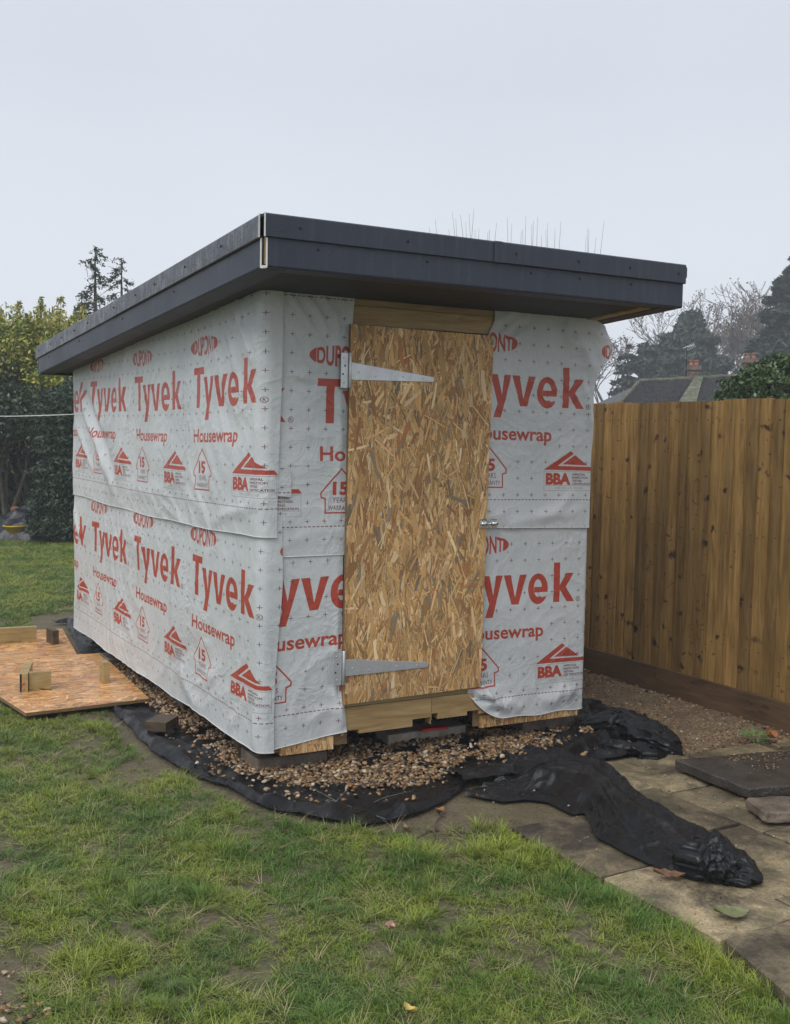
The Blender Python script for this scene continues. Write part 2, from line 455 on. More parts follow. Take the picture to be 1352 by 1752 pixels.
def wrap_mat(name, ck):
    im = np.ones((hh, ww, 4), np.float32)
    rgb = basec[None, None] * (1 - cr[..., None]) + redc[None, None] * cr[..., None]
    rgb = rgb * (1 - ck[..., None]) + drk[None, None] * ck[..., None]
    im[..., :3] = to_srgb(rgb)
    img = bpy.data.images.new(name, ww, hh)
    img.pixels.foreach_set(im.ravel()); img.update(); img.pack()
    s = NT(name)
    uv = s.n('UVMap'); tx = s.n('TexImage'); tx.image = img; tx.interpolation = 'Linear'
    s.put(tx.inputs[0], uv.outputs[0])
    v = s.coords(rnd=False)
    grime = s.noise(v, 2.2, 5, 0.6); fine = s.noise(v, 60, 4, 0.7)
    col = s.mix(1.0, tx.outputs[0], s.ramp(grime, [(0.3, (0.86, 0.88, 0.88)), (0.6, (1.0, 1.0, 1.0))]), 'MULTIPLY')
    col = s.mix(1.0, col, s.ramp(fine, [(0.35, 0.95), (0.65, 1.03)]), 'MULTIPLY')
    def ridge(sc, dist, pw):
        q = s.math('ABSOLUTE', s.math('SUBTRACT', s.noise(v, sc, 2, 0.5, dist), 0.5))
        return s.math('POWER', s.math('MAXIMUM', s.math('SUBTRACT', 1.0, s.math('MULTIPLY', q, 7.0)), 0.0), pw)
    gate = s.ramp(s.noise(v, 1.7, 2), [(0.42, 0.15), (0.62, 1.0)])
    pk = s.math('MULTIPLY', s.math('ADD', ridge(3.2, 1.4, 2.0), s.math('MULTIPLY', ridge(8.5, 1.8, 2.0), 0.45)), gate)
    bh = s.math('ADD', s.math('ADD', s.noise(v, 6, 4, 0.55, 1.2), s.math('MULTIPLY', pk, 0.55)), s.math('MULTIPLY', fine, 0.03))
    s.bump(bh, 0.012, 0.5)
    return s.fin(col, 0.42, 0, 0.4)
M['wrap'] = wrap_mat('printed_house_wrap', ck)
M['wrap_top'] = wrap_mat('printed_house_wrap_with_top_line', ck2)

# ---- oriented strand board, strands painted one by one
def strand_image(name, wm, hm, ppm, n, seed, spread, light, vert=True):
    r = np.random.default_rng(seed)
    Wp, Hp = int(wm * ppm), int(hm * ppm)
    A = np.zeros((Hp, Wp, 3), np.float32); A[:] = np.array([0.33, 0.19, 0.075])
    Hh = np.zeros((Hp, Wp), np.float32)
    pal = np.array([(0.50, 0.31, 0.14), (0.42, 0.25, 0.10), (0.57, 0.38, 0.19), (0.34, 0.19, 0.075), (0.46, 0.27, 0.10),
                    (0.27, 0.14, 0.055), (0.62, 0.44, 0.25), (0.21, 0.165, 0.11), (0.33, 0.13, 0.05), (0.16, 0.13, 0.09)]) * light
    pw = np.array([.19, .18, .13, .13, .14, .08, .05, .045, .035, .02]); pw = pw / pw.sum()
    for k in range(n):
        L = r.uniform(0.045, 0.15) * ppm * (1.0 if r.random() < .75 else .5); Wd = r.choice([0.005, 0.009, 0.015, 0.024], p=[.44, .32, .17, .07]) * ppm * r.uniform(.7, 1.3)
        ang = r.normal(0, spread) + (np.pi / 2 if vert else 0)
        if r.random() < 0.12: ang = r.uniform(0, np.pi)
        cx, cy = r.uniform(0, Wp), r.uniform(0, Hp)
        ca, sa = abs(np.cos(ang)), abs(np.sin(ang))
        ex, ey = (L * ca + Wd * sa) / 2 + 1, (L * sa + Wd * ca) / 2 + 1
        x0, x1 = max(0, int(cx - ex)), min(Wp, int(cx + ex) + 1); y0, y1 = max(0, int(cy - ey)), min(Hp, int(cy + ey) + 1)
        if x1 - x0 < 2 or y1 - y0 < 2: continue
        X, Y = np.meshgrid(np.arange(x0, x1) - cx, np.arange(y0, y1) - cy)
        u = X * np.cos(ang) + Y * np.sin(ang); vv = -X * np.sin(ang) + Y * np.cos(ang)
        u = u + r.normal(0, .9) * vv
        tp = 1 - 0.35 * np.clip(np.abs(u) / (L / 2), 0, 1) ** 6 * r.random() + 0.10 * np.sin(u * .11 + k)
        wv = vv + np.sin(u / L * 5 + r.uniform(0, 6)) * Wd * .12
        ins = (np.abs(u) < L / 2) & (np.abs(wv) < Wd / 2 * tp)
        if not ins.any(): continue
        c = pal[r.choice(len(pal), p=pw)] * r.uniform(.78, 1.15)
        g = 1 + 0.10 * np.sin(vv * r.uniform(1.2, 2.6) + np.sin(u * .04) * 2 + r.uniform(0, 6)) + 0.05 * r.normal(size=X.shape)
        reg = A[y0:y1, x0:x1]; hreg = Hh[y0:y1, x0:x1]
        edge = (np.abs(u) < L / 2 + 1) & (np.abs(wv) < Wd / 2 * tp + 1.0) & ~ins
        reg[edge] *= 0.72  # darkened rim paints the shade beside each raised strand
        reg[ins] = c[None] * g[ins][:, None]
        hreg[ins] = k / n * .5 + r.random() * .5 + (wv[ins] / Wd) * r.uniform(-.5, .5)
        hreg[edge] *= .6
    out = np.ones((Hp, Wp, 4), np.float32); out[..., :3] = to_srgb(np.clip(A, 0, 1))
    i1 = bpy.data.images.new(name, Wp, Hp); i1.pixels.foreach_set(out.ravel()); i1.update(); i1.pack()
    hb = np.ones((Hp, Wp, 4), np.float32); hb[..., :3] = np.clip(Hh, 0, 1)[..., None]
    i2 = bpy.data.images.new(name + '_relief', Wp, Hp); i2.colorspace_settings.name = 'Non-Color'
    i2.pixels.foreach_set(hb.ravel()); i2.update(); i2.pack()
    return i1, i2
osb_i = strand_image('strands', 0.80, 1.72, 560, 8500, 3, 0.34, 1.42)
osb_l = strand_image('strands_lying', 1.2, 1.2, 360, 6500, 5, 0.14, 1.62, False)
def osb_mat(name, imgs, rough, tint=(1, 1, 1), wet=None):
    s = NT(name); uv = s.n('UVMap')
    a = s.n('TexImage'); a.image = imgs[0]; b = s.n('TexImage'); b.image = imgs[1]
    s.put(a.inputs[0], uv.outputs[0]); s.put(b.inputs[0], uv.outputs[0])
    col = s.mix(1.0, a.outputs[0], tint, 'MULTIPLY')
    n = s.noise(s.coords(rnd=False), 3.5, 4)
    col = s.mix(1.0, col, s.ramp(n, [(0.3, 0.82), (0.7, 1.1)]), 'MULTIPLY')
    s.bump(b.outputs[0], 0.0016, 0.8)
    if wet:
        rg = s.ramp(s.noise(s.coords(rnd=False), 5, 4), [(0.42, wet[0]), (0.6, wet[1])])
        return s.fin(col, rg, 0, 0.6)
    return s.fin(col, rough, 0, 0.35)
M['osb'] = osb_mat('strand_board', osb_i, 0.6)
M['osb_wet'] = osb_mat('wet_strand_board', osb_l, 0.3, (1.16, 1.0, 0.92), (0.14, 0.36))
s = NT('strand_board_edge'); vv_ = s.coords((1, 1, 8))
M['osb_edge'] = s.fin(s.ramp(s.noise(vv_, 40, 4), [(0.3, (0.10, 0.055, 0.025)), (0.7, (0.30, 0.19, 0.09))]), 0.8)

# ---- black woven weed membrane
s = NT('black_woven_membrane')
v = s.coords(rnd=False); wv1 = s.n('TexWave'); wv1.inputs['Scale'].default_value = 90; wv1.inputs['Distortion'].default_value = 1.5
s.put(wv1.inputs['Vector'], v)
n = s.noise(v, 6, 5); f2 = s.noise(v, 240, 2)
col = s.ramp(n, [(0.3, (0.004, 0.0042, 0.005)), (0.7, (0.009, 0.010, 0.012))])
mud = s.ramp(s.noise(v, 3.3, 5), [(0.55, 0.0), (0.78, 0.45)])
col = s.mix(mud, col, (0.035, 0.03, 0.024))
def rdg(sc, dist):
    q = s.math('ABSOLUTE', s.math('SUBTRACT', s.noise(v, sc, 1, 0.5, dist), 0.5))
    return s.math('MAXIMUM', s.math('SUBTRACT', 1.0, s.math('MULTIPLY', q, 9.0)), 0.0)
rr_ = rdg(4.5, 0.8)
s.bump(s.math('ADD', s.math('ADD', s.math('MULTIPLY', n, 0.8), s.math('MULTIPLY', rr_, 0.35)), s.math('MULTIPLY', s.math('ADD', f2, wv1.outputs[0]), 0.03)), 0.014, 0.8)
M['membrane'] = s.fin(col, s.ramp(n, [(0.35, 0.26), (0.65, 0.42)]), 0, 0.36)
M['thread'] = plain('pale_thread', (0.35, 0.42, 0.42), 0.5)
M['tarp'] = plain('black_plastic_sheet', (0.010, 0.012, 0.015), 0.35, spec=0.4, bumps=(12, 0.012))

# ---- ground materials
s = NT('earth_and_gravel')
g = s.n('NewGeometry'); v = g.outputs['Position']
att = s.n('Attribute'); att.attribute_name = 'lawn'; atg = s.n('Attribute'); atg.attribute_name = 'grit'
n1 = s.noise(v, 5, 6, 0.65); n2 = s.noise(v, 60, 5, 0.7); n3 = s.noise(v, 1.6, 3)
soil = s.ramp(n1, [(0.3, (0.085, 0.064, 0.043)), (0.55, (0.145, 0.115, 0.079)), (0.75, (0.20, 0.165, 0.115))])
soil = s.mix(s.ramp(n3, [(0.35, 0.1), (0.6, 0.6)]), soil, (0.125, 0.108, 0.050))
soil = s.mix(1.0, soil, s.ramp(n2, [(0.3, 0.6), (0.7, 1.35)]), 'MULTIPLY')
gr = s.ramp(n2, [(0.3, (0.030, 0.042, 0.012)), (0.7, (0.075, 0.10, 0.025))])
vo = s.n('TexVoronoi'); s.put(vo.inputs['Vector'], v); vo.inputs['Scale'].default_value = 95
grit = s.ramp(vo.outputs['Color'], [(0.0, (0.08, 0.055, 0.032)), (0.5, (0.20, 0.14, 0.08)), (0.85, (0.38, 0.28, 0.16)), (1.0, (0.45, 0.38, 0.28))])
grit = s.mix(s.ramp(n1, [(0.42, 0.75), (0.62, 0.15)]), grit, (0.115, 0.080, 0.052))
col = s.mix(att.outputs['Fac'], soil, gr)
col = s.mix(atg.outputs['Fac'], col, grit)
s.bump(s.math('ADD', s.math('MULTIPLY', n1, 1.0), s.math('MULTIPLY', n2, 0.25)), 0.04, 0.7)
M['ground'] = s.fin(col, s.ramp(n1, [(0.3, 0.55), (0.7, 0.9)]), 0, 0.4)

def slab_mat():
    s = NT('paving_stone')
    v = s.coords(); n1 = s.noise(v, 4.5, 6, 0.62); n2 = s.noise(v, 90, 4, 0.7); n3 = s.noise(v, 14, 5, 0.6)
    a = s.ramp(n1, [(0.28, (0.085, 0.073, 0.050)), (0.44, (0.23, 0.185, 0.115)), (0.62, (0.36, 0.28, 0.165)), (0.8, (0.44, 0.34, 0.20))])
    a = s.mix(s.ramp(n3, [(0.45, 0.0), (0.68, 0.6)]), a, (0.10, 0.10, 0.045))
    a = s.mix(s.ramp(s.noise(v, 2.4, 5, 0.7, 0.6), [(0.47, 0.0), (0.62, 0.88)]), a, (0.050, 0.040, 0.029))
    a = s.mix(1.0, a, s.ramp(n2, [(0.3, 0.55), (0.7, 1.4)]), 'MULTIPLY')
    oi = s.n('ObjectInfo'); mr_ = s.n('MapRange'); s.put(mr_.inputs[0], oi.outputs['Random'])
    mr_.inputs['To Min'].default_value = 0.62; mr_.inputs['To Max'].default_value = 1.28
    vm_ = s.n('VectorMath', operation='SCALE'); s.put(vm_.inputs[0], a); s.put(vm_.inputs['Scale'], mr_.outputs[0])
    s.bump(s.math('ADD', s.math('MULTIPLY', n3, 0.6), s.math('MULTIPLY', n2, 0.35)), 0.010, 0.8)
    return s.fin(vm_.outputs[0], s.ramp(n1, [(0.3, 0.28), (0.7, 0.6)]), 0, 0.5)
M['slab'] = slab_mat()
M['dark_slab'] = plain('wet_dark_slab', (0.045, 0.040, 0.035), 0.35, bumps=(70, 0.008), var=0.45, vs=9)

s = NT('grass_blade')
g = s.n('NewGeometry'); oi = s.n('ObjectInfo')
n = s.noise(g.outputs['Position'], 2.3, 3); n2 = s.noise(g.outputs['Position'], 60, 2)
att = s.n('Attribute'); att.attribute_name = 'h'
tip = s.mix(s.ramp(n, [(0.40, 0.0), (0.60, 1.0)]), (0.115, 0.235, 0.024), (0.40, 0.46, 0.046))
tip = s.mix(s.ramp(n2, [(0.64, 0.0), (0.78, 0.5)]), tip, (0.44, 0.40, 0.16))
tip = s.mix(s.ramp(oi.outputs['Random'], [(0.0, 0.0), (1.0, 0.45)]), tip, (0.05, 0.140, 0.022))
col = s.mix(att.outputs['Fac'], (0.07, 0.095, 0.022), tip)  # darker base colour paints in the shade deep in the turf
M['grass'] = s.fin(col, 0.42, 0, 0.45)
s.b.inputs['Transmission Weight'].default_value = 0.0
s = NT('dry_straw'); s.fin((0.42, 0.34, 0.17), 0.6); M['straw'] = s.m
s = NT('pebble')
oi = s.n('ObjectInfo')
c = s.ramp(oi.outputs['Random'], [(0.0, (0.10, 0.075, 0.055)), (0.14, (0.055, 0.052, 0.05)), (0.26, (0.20, 0.125, 0.06)), (0.42, (0.34, 0.215, 0.11)),
                                  (0.56, (0.24, 0.13, 0.055)), (0.70, (0.42, 0.30, 0.175)), (0.84, (0.30, 0.235, 0.165)), (0.95, (0.55, 0.47, 0.36)), (1.0, (0.66, 0.62, 0.54))])
n = s.noise(s.coords(), 1.4, 4)
c = s.mix(1.0, c, s.ramp(n, [(0.3, 0.6), (0.7, 1.25)]), 'MULTIPLY')
c = s.mix(1.0, c, (0.86, 0.78, 0.68), 'MULTIPLY')
M['pebble'] = s.fin(c, 0.38, 0, 0.5)

def leafmat(name, a, b, c, rough=0.5, pos=0.8):
    s = NT(name); att = s.n('Attribute'); att.attribute_name = 'rnd'; g = s.n('NewGeometry')
    n = s.noise(g.outputs['Position'], pos, 3)
    x = s.mix(s.ramp(n, [(0.38, 0.0), (0.62, 1.0)]), a, b)
    x = s.mix(s.ramp(att.outputs['Fac'], [(0.55, 0.0), (1.0, 1.0)]), x, c)
    return s.fin(x, rough, 0, 0.4)
M['leaf_yellow'] = leafmat('yellow_green_leaf', (0.17, 0.24, 0.035), (0.36, 0.34, 0.05), (0.46, 0.36, 0.08))
M['leaf_dark'] = leafmat('dark_evergreen_leaf', (0.026, 0.044, 0.024), (0.045, 0.070, 0.034), (0.10, 0.14, 0.07), 0.35)
M['leaf_conifer'] = leafmat('conifer_leaf', (0.022, 0.042, 0.026), (0.038, 0.064, 0.036), (0.075, 0.11, 0.06), 0.6)
M['leaf_blue'] = leafmat('distant_conifer_leaf', (0.030, 0.048, 0.034), (0.045, 0.065, 0.045), (0.06, 0.085, 0.06), 0.7, 0.3)
M['leaf_holly'] = leafmat('holly_leaf', (0.030, 0.062, 0.020), (0.055, 0.095, 0.028), (0.12, 0.17, 0.05), 0.3)
M['leaf_dead'] = leafmat('withered_leaf', (0.10, 0.075, 0.05), (0.14, 0.10, 0.06), (0.20, 0.13, 0.06), 0.7)
M['bark'] = plain('bark', (0.085, 0.07, 0.055), 0.9, var=0.35, vs=6)
M['pale_bark'] = plain('pale_bark', (0.16, 0.14, 0.12), 0.9, var=0.35, vs=3)
def fallen(name, c): return plain(name, c, 0.6, var=0.35, vs=60)

# ------------------------------------------------------------------ ground
def fbm(x, y, z=0.0, o=4):
    return mnoise.fractal(Vector((x, y, z)), 1.0, 2.0, o)
def in_poly(x, y, poly):
    ins = np.zeros(np.shape(x), bool)
    for i in range(len(poly)):
        ax, ay = poly[i]; bx, by = poly[(i + 1) % len(poly)]
        if ay == by: continue
        ins ^= ((ay > y) != (by > y)) & (x < (bx - ax) * (y - ay) / (by - ay) + ax)
    return ins
def dist_poly(x, y, poly):
    d = np.full(np.shape(x), 1e9)
    for i in range(len(poly)):
        a = np.array(poly[i]); b = np.array(poly[(i + 1) % len(poly)]); ab = b - a
        t = np.clip(((x - a[0]) * ab[0] + (y - a[1]) * ab[1]) / (ab @ ab), 0, 1)
        d = np.minimum(d, np.hypot(x - a[0] - t * ab[0], y - a[1] - t * ab[1]))
    return d
def vnoise(x, y, sc, seed):
    """cheap smooth value noise for arrays, 0..1"""
    r = np.random.default_rng(seed); T = r.random((64, 64))
    X, Y = x * sc + 7.3, y * sc + 3.1
    i, j = np.floor(X).astype(int), np.floor(Y).astype(int); u, v_ = X - i, Y - j
    u = u * u * (3 - 2 * u); v_ = v_ * v_ * (3 - 2 * v_)
    g_ = lambda a, b: T[a % 64, b % 64]
    return (g_(i, j) * (1 - u) + g_(i + 1, j) * u) * (1 - v_) + (g_(i, j + 1) * (1 - u) + g_(i + 1, j + 1) * u) * v_
def lawn_density(x, y):
    """0 bare .. 1 thick: grass everywhere but the shed plot, the slabs and the strip by the fence"""
    plot = [(-0.10, 4.75), (-0.27, 1.6), (-0.33, 1.0), (-0.33, 0.5), (-0.22, 0.0), (-0.16, -0.30), (0.0, -0.58), (0.2, -0.78), (0.45, -0.80), (0.62, -0.80),
            (0.70, -0.97), (0.665, -1.6), (0.66, -2.13), (0.56, -2.5), (0.37, -3.2), (-0.9, -8), (40, -8), (40, 30), (-0.10 + 6, 30), (3.0, 6.0), (2.4, 4.75)]
    ins = in_poly(x, y, plot); d = dist_poly(x, y, plot)
    n = vnoise(x, y, 2.6, 5) * .38 + vnoise(x, y, 8, 6) * .30 + vnoise(x, y, 23, 8) * .32
    dens = np.clip((n - 0.275) * 5.0, 0.12, 1)
    wear = np.clip(1.0 - d / 0.75, 0, 1) * ((y > -1.1) & (y < 5.2))
    dens = dens * (1 - wear) + wear * np.clip((n - 0.45) * 5.5, 0.03, 1)
    dens = np.where(y > 5.1, np.maximum(dens, 0.9 * np.clip((y - 5.1) * 2, 0, 1)), dens)
    dens = np.where((y < -1.0) & (d < 0.20), 1.0, dens)           # lush fringe along the slabs
    dens = np.where(d < 0.012, 0, dens)
    # gravelly corner, bottom left of the lawn
    dens = np.where((x < -1.26) & (y < -1.05 ) & (y > -3), dens * 0.15, dens)
    return np.where(ins, 0.0, dens)
def grit_mask(x, y):
    poly = [(1.95, -0.50), (2.0, 0.9), (1.84, 6), (3.2, 6), (3.2, -0.62), (2.5, -0.62)]
    d = dist_poly(x, y, poly); ins = in_poly(x, y, poly)
    return np.where(ins, np.clip(d / 0.12, 0, 1), 0.0)
def axis_vals(lo, hi, fine):
    a = list(np.arange(lo, hi + 1e-6, fine)); s_ = fine
    up = [hi]; dn = [lo]; s1 = fine
    while up[-1] < 400: s1 *= 1.35; up.append(up[-1] + s1)
    s1 = fine
    while dn[-1] > -400: s1 *= 1.35; dn.append(dn[-1] - s1)
    return np.array(dn[1:][::-1] + a + up[1:])
def ground_z(x, y):
    z = (vnoise(x, y, 1.7, 1) - .5) * 0.02 + (vnoise(x, y, 6, 2) - .5) * 0.010 + (vnoise(x, y, 23, 3) - .5) * 0.006
    flat = in_poly(x, y, [(-0.3, 4.6), (-0.3, -.3), (0.1, -0.7), (0.60, -0.9), (0.60, -9), (9, -9), (9, 0), (3.4, 0), (3.4, 5)])
    return np.where(flat, z * 0.35 - 0.005, z)
gxs = axis_vals(-3.0, 4.2, 0.05); gys = axis_vals(-3.5, 7.0, 0.05)
X, Y = np.meshgrid(gxs, gys); nx, ny = len(gxs), len(gys)
Z = ground_z(X, Y)
far = np.maximum(np.abs(X), np.abs(Y)) > 16
Z = np.where(far, Z - 0.1, Z)
idx = np.arange(nx * ny).reshape(ny, nx)
fs = np.stack([idx[:-1, :-1], idx[:-1, 1:], idx[1:, 1:], idx[1:, :-1]], -1).reshape(-1, 4)
me = mesh(np.stack([X, Y, Z], -1).reshape(-1, 3), fs, True)
a = me.attributes.new('lawn', 'FLOAT', 'POINT'); a.data.foreach_set('value', np.where(far, 0.9, lawn_density(X, Y) * 0.85).astype(np.float32).ravel())
a = me.attributes.new('grit', 'FLOAT', 'POINT'); a.data.foreach_set('value', grit_mask(X, Y).astype(np.float32).ravel())
setp(link('ground', me, M['ground']), kind='structure')

# ------------------------------------------------------------------ scattering (geometry nodes)
def scatter(name, pts, rot, scl, idx_, protos, parent=None, **props):
    n = len(pts)
    me = bpy.data.meshes.new(name); me.vertices.add(n); me.vertices.foreach_set('co', np.asarray(pts, np.float32).ravel())
    a = me.attributes.new('rot', 'FLOAT_VECTOR', 'POINT'); a.data.foreach_set('vector', np.asarray(rot, np.float32).ravel())
    a = me.attributes.new('scl', 'FLOAT_VECTOR', 'POINT'); a.data.foreach_set('vector', np.asarray(scl, np.float32).ravel())
    a = me.attributes.new('idx', 'INT', 'POINT'); a.data.foreach_set('value', np.asarray(idx_, np.int32))
    pc = bpy.data.collections.new(name + '_kinds')
    for k, (m_, mt) in enumerate(protos):
        po = bpy.data.objects.new('%s_kind_%02d' % (name, k), m_)
        if len(m_.materials) == 0: m_.materials.append(mt)
        pc.objects.link(po)
    ng = bpy.data.node_groups.new(name, 'GeometryNodeTree')
    ng.interface.new_socket('Geometry', in_out='INPUT', socket_type='NodeSocketGeometry')
    ng.interface.new_socket('Geometry', in_out='OUTPUT', socket_type='NodeSocketGeometry')
    N, L = ng.nodes, ng.links
    gi, go = N.new('NodeGroupInput'), N.new('NodeGroupOutput')
    ip = N.new('GeometryNodeInstanceOnPoints'); ci = N.new('GeometryNodeCollectionInfo')
    ci.inputs['Collection'].default_value = pc
    ci.inputs['Separate Children'].default_value = True; ci.inputs['Reset Children'].default_value = True
    ip.inputs['Pick Instance'].default_value = True
    def att_(nm, ty):
        q = N.new('GeometryNodeInputNamedAttribute'); q.data_type = ty; q.inputs['Name'].default_value = nm
        return [o_ for o_ in q.outputs if o_.enabled and o_.name == 'Attribute'][0]
    er = N.new('FunctionNodeEulerToRotation')
    L.new(att_('rot', 'FLOAT_VECTOR'), er.inputs[0]); L.new(er.outputs[0], ip.inputs['Rotation'])
    L.new(att_('scl', 'FLOAT_VECTOR'), ip.inputs['Scale']); L.new(att_('idx', 'INT'), ip.inputs['Instance Index'])
    L.new(gi.outputs[0], ip.inputs['Points']); L.new(ci.outputs[0], ip.inputs['Instance'])
    L.new(ip.outputs[0], go.inputs[0])
    o = bpy.data.objects.new(name, me); COL.objects.link(o)
    if parent is not None: o.parent = parent
    md = o.modifiers.new('scatter', 'NODES'); md.node_group = ng
    for k, v_ in props.items(): o[k] = v_
    return o

# ================================================================== THE SHED
W_, L_ = 1.835, 3.518
ZB = 0.13
shed = thing('garden_shed', 'half-built garden shed wrapped in printed white membrane under a grey flat roof', 'shed', (0, 0, 0.0))
P3 = P_TILE
def sheet_mesh(mapf, a_lo, a_hi, z_lo, z_hi, disp, uvf, na, nz_, thick=0.0):
    """mapf(a, z, d) -> world point; a_lo..z_hi may be functions"""
    vs, fs, uvs = [], [], []
    for j in range(nz_ + 1):
        tz = j / nz_
        for i in range(na + 1):
            ta = i / na
            zl = z_lo(ta) if callable(z_lo) else z_lo
            zh = z_hi(ta) if callable(z_hi) else z_hi
            z = zl + (zh - zl) * tz
            al = a_lo(z) if callable(a_lo) else a_lo
            ah = a_hi(z) if callable(a_hi) else a_hi
            a = al + (ah - al) * ta
            vs.append(mapf(a, z, disp(a, z, ta, tz))); uvs.append(uvf(a, z))
    for j in range(nz_):
        for i in range(na):
            q = j * (na + 1) + i
            fs.append((q, q + 1, q + na + 2, q + na + 1))
    me = mesh(vs, fs, True)
    ul = me.uv_layers.new(name='UVMap')
    for l in me.loops: ul.data[l.index].uv = uvs[l.vertex_index]
    me['na'] = na
    return me
def crease(a, z, p, q, wd, h, asym=0.0):
    ax, az = p; bx, bz = q; dx, dz = bx - ax, bz - az; L2 = dx * dx + dz * dz
    t = ((a - ax) * dx + (z - az) * dz) / L2
    te = min(1, max(0, t))
    d = ((a - ax) * dz - (z - az) * dx) / math.sqrt(L2)
    d = d + 0.25 * wd * math.sin(t * 9 + ax * 13)
    e_ = math.hypot(t - te, 0) * math.sqrt(L2)
    f_ = math.sin(math.pi * min(1, max(0, te))) ** 0.5 if True else 1
    k = h * math.exp(-(d / wd) ** 2) * math.exp(-(e_ / wd) ** 2) * f_
    if asym: k += asym * h * math.exp(-((d - wd * 1.6) / (wd * 1.3)) ** 2) * f_ * math.exp(-(e_ / wd) ** 2)
    return k
def wrinkle(a, z, seed, amp=1.0):
    n1 = mnoise.noise(Vector((a * 1.3, z * 1.7, seed))) * 0.011
    th_ = mnoise.noise(Vector((a * .7, z * .8, seed + 40))) * 2.2
    ca, sa = math.cos(th_), math.sin(th_)
    p_, q_ = a * ca + z * sa, -a * sa + z * ca
    rr = 1 - abs(mnoise.noise(Vector((p_ * 4.2, q_ * 1.1, seed + 3)))) * 2.3
    n3 = max(0, rr) ** 3 * 0.0055 * (0.4 + max(0, mnoise.noise(Vector((a * 1.1, z * 1.3, seed + 60))) + .3) * 1.6)
    r2 = 1 - abs(mnoise.noise(Vector((p_ * 9, q_ * 3, seed + 5)))) * 2.4
    n4 = max(0, r2) ** 3 * 0.0022
    return (n1 + n3 + n4) * amp + 0.006

def u_of(t): return (t - T0) / P_TILE
def v_of(s_): return (s_ - S0) / H_TILE
LST = 1.0425 / 0.857                     # the membrane on the long side shows the print drawn out along the wall
# --- left wall. a = distance from the near corner (Y); beyond the corner (a<0) the sheet folds onto the front
def left_map(a, z, d):
    r = 0.02
    if a >= r: return (-d, a, z)
    if a > -r:
        th = (r - a) / (2 * r) * math.pi / 2
        return (r - (r + d) * math.cos(th), r - (r + d) * math.sin(th), z)
    return (-a, -d, z)
def left_uv(z_dash, T3, sag=None):
    def f(a, z):
        t = (T3 - a) / LST if a > 0 else T3 / LST - a
        return (u_of(t), v_of(z - z_dash - (sag(a, z) if sag else 0)))
    return f
def cre_sum(L):
    return lambda a, z: sum(crease(a, z, *c) for c in L)
cl_up = cre_sum([((0.5, 2.2), (0.18, 1.72), .03, .010, -.4), ((0.02, 2.18), (0.015, 1.5), .012, .006), ((3.35, 1.85), (2.35, 1.18), .05, .030, -.5), ((3.45, 1.62), (2.9, 1.28), .035, .014), ((3.1, 1.95), (2.6, 1.5), .05, .014),
                 ((0.30, 2.20), (0.07, 1.86), .022, .014, -.6), ((0.42, 2.2), (0.24, 1.85), .03, .010), ((0.12, 2.18), (0.02, 1.86), .018, .012, -.5),
                 ((0.20, 2.05), (0.06, 1.86), .018, .006), ((0.04, 1.70), (0.02, 1.40), .02, .008),
                 ((0.1, 1.56), (0.6, 1.70), .07, -.008), ((2.2, 1.2), (1.2, 1.24), .05, .006), ((1.9, 1.5), (0.9, 1.32), .12, .008),
                 ((2.9, 2.05), (2.5, 1.95), .04, .01), ((0.6, 1.12), (0.0, 1.26), .03, .01)])
cl_lo = cre_sum([((3.40, 0.30), (2.95, 1.12), .06, .020, -.5), ((3.2, 0.5), (2.9, 0.98), .03, .010), ((3.5, 1.0), (3.3, .8), .03, .016),
                 ((1.3, 0.28), (0.75, 0.50), .05, -.012), ((1.15, 0.32), (0.7, 0.14), .05, .014), ((0.9, 0.25), (0.5, 0.40), .03, .008), ((0.03, 0.34), (0.02, 0.14), .02, .012),
                 ((2.6, .2), (1.9, .3), .06, .008), ((2.2, 1.0), (1.7, .8), .1, .008), ((0.35, .16), (0.12, .34), .03, .008)])
def lapped(z): return 1 - .6 * (lambda t: t * t * (3 - 2 * t))(max(0, min(1, (z - .90) / .22)))     # pressed flat where the upper sheet covers it
def d_left(seed, cs, extra=0.0):
    def f(a, z, ta, tz):
        k = min(1, max(0, (a + 0.10) / 0.2))
        lp = lapped(z) if extra < .005 else 1
        return lp * wrinkle(a, z, seed) * (0.35 + 0.65 * k) + lp * cs(a, z) * (1 if a > 0 else 0.15) + extra + (0.012 * min(1, -a / .03) if a < 0 else 0)
    return f
up_edge = lambda ta: 1.103 + 0.0 + 0.006 * math.sin(ta * 3.2) - 0.03 * math.sin(ta * math.pi) * 0.5
left_up = sheet_mesh(left_map, lambda z: -0.078 - .008 * math.sin(z * 4), L_, lambda ta: 1.103 - 0.022 * math.sin(ta * math.pi) + .004 * math.sin(ta * 23),
                     lambda ta: 2.235 - 0.05 * ta * L_, d_left(2.0, cl_up, 0.009), left_uv(1.228, 0.872, lambda a, z: -0.018 * (a / 3.5) - 0.012 * math.sin(a * 1.2)), 240, 74)
left_lo = sheet_mesh(left_map, lambda z: -0.066 - .034 * max(0, min(1, (z - .3) / .6)) - (0.003 * math.sin(z * 9)), L_, lambda ta: 0.132 + .006 * math.sin(ta * 7) + .004 * math.sin(ta * 31),
                     1.22, d_left(5.0, cl_lo, 0.003), left_uv(0.268, 0.885, lambda a, z: 0.004 * a), 240, 74)
link('house_wrap', left_up, M['wrap'], shed)
link('house_wrap', left_lo, M['wrap'], shed)
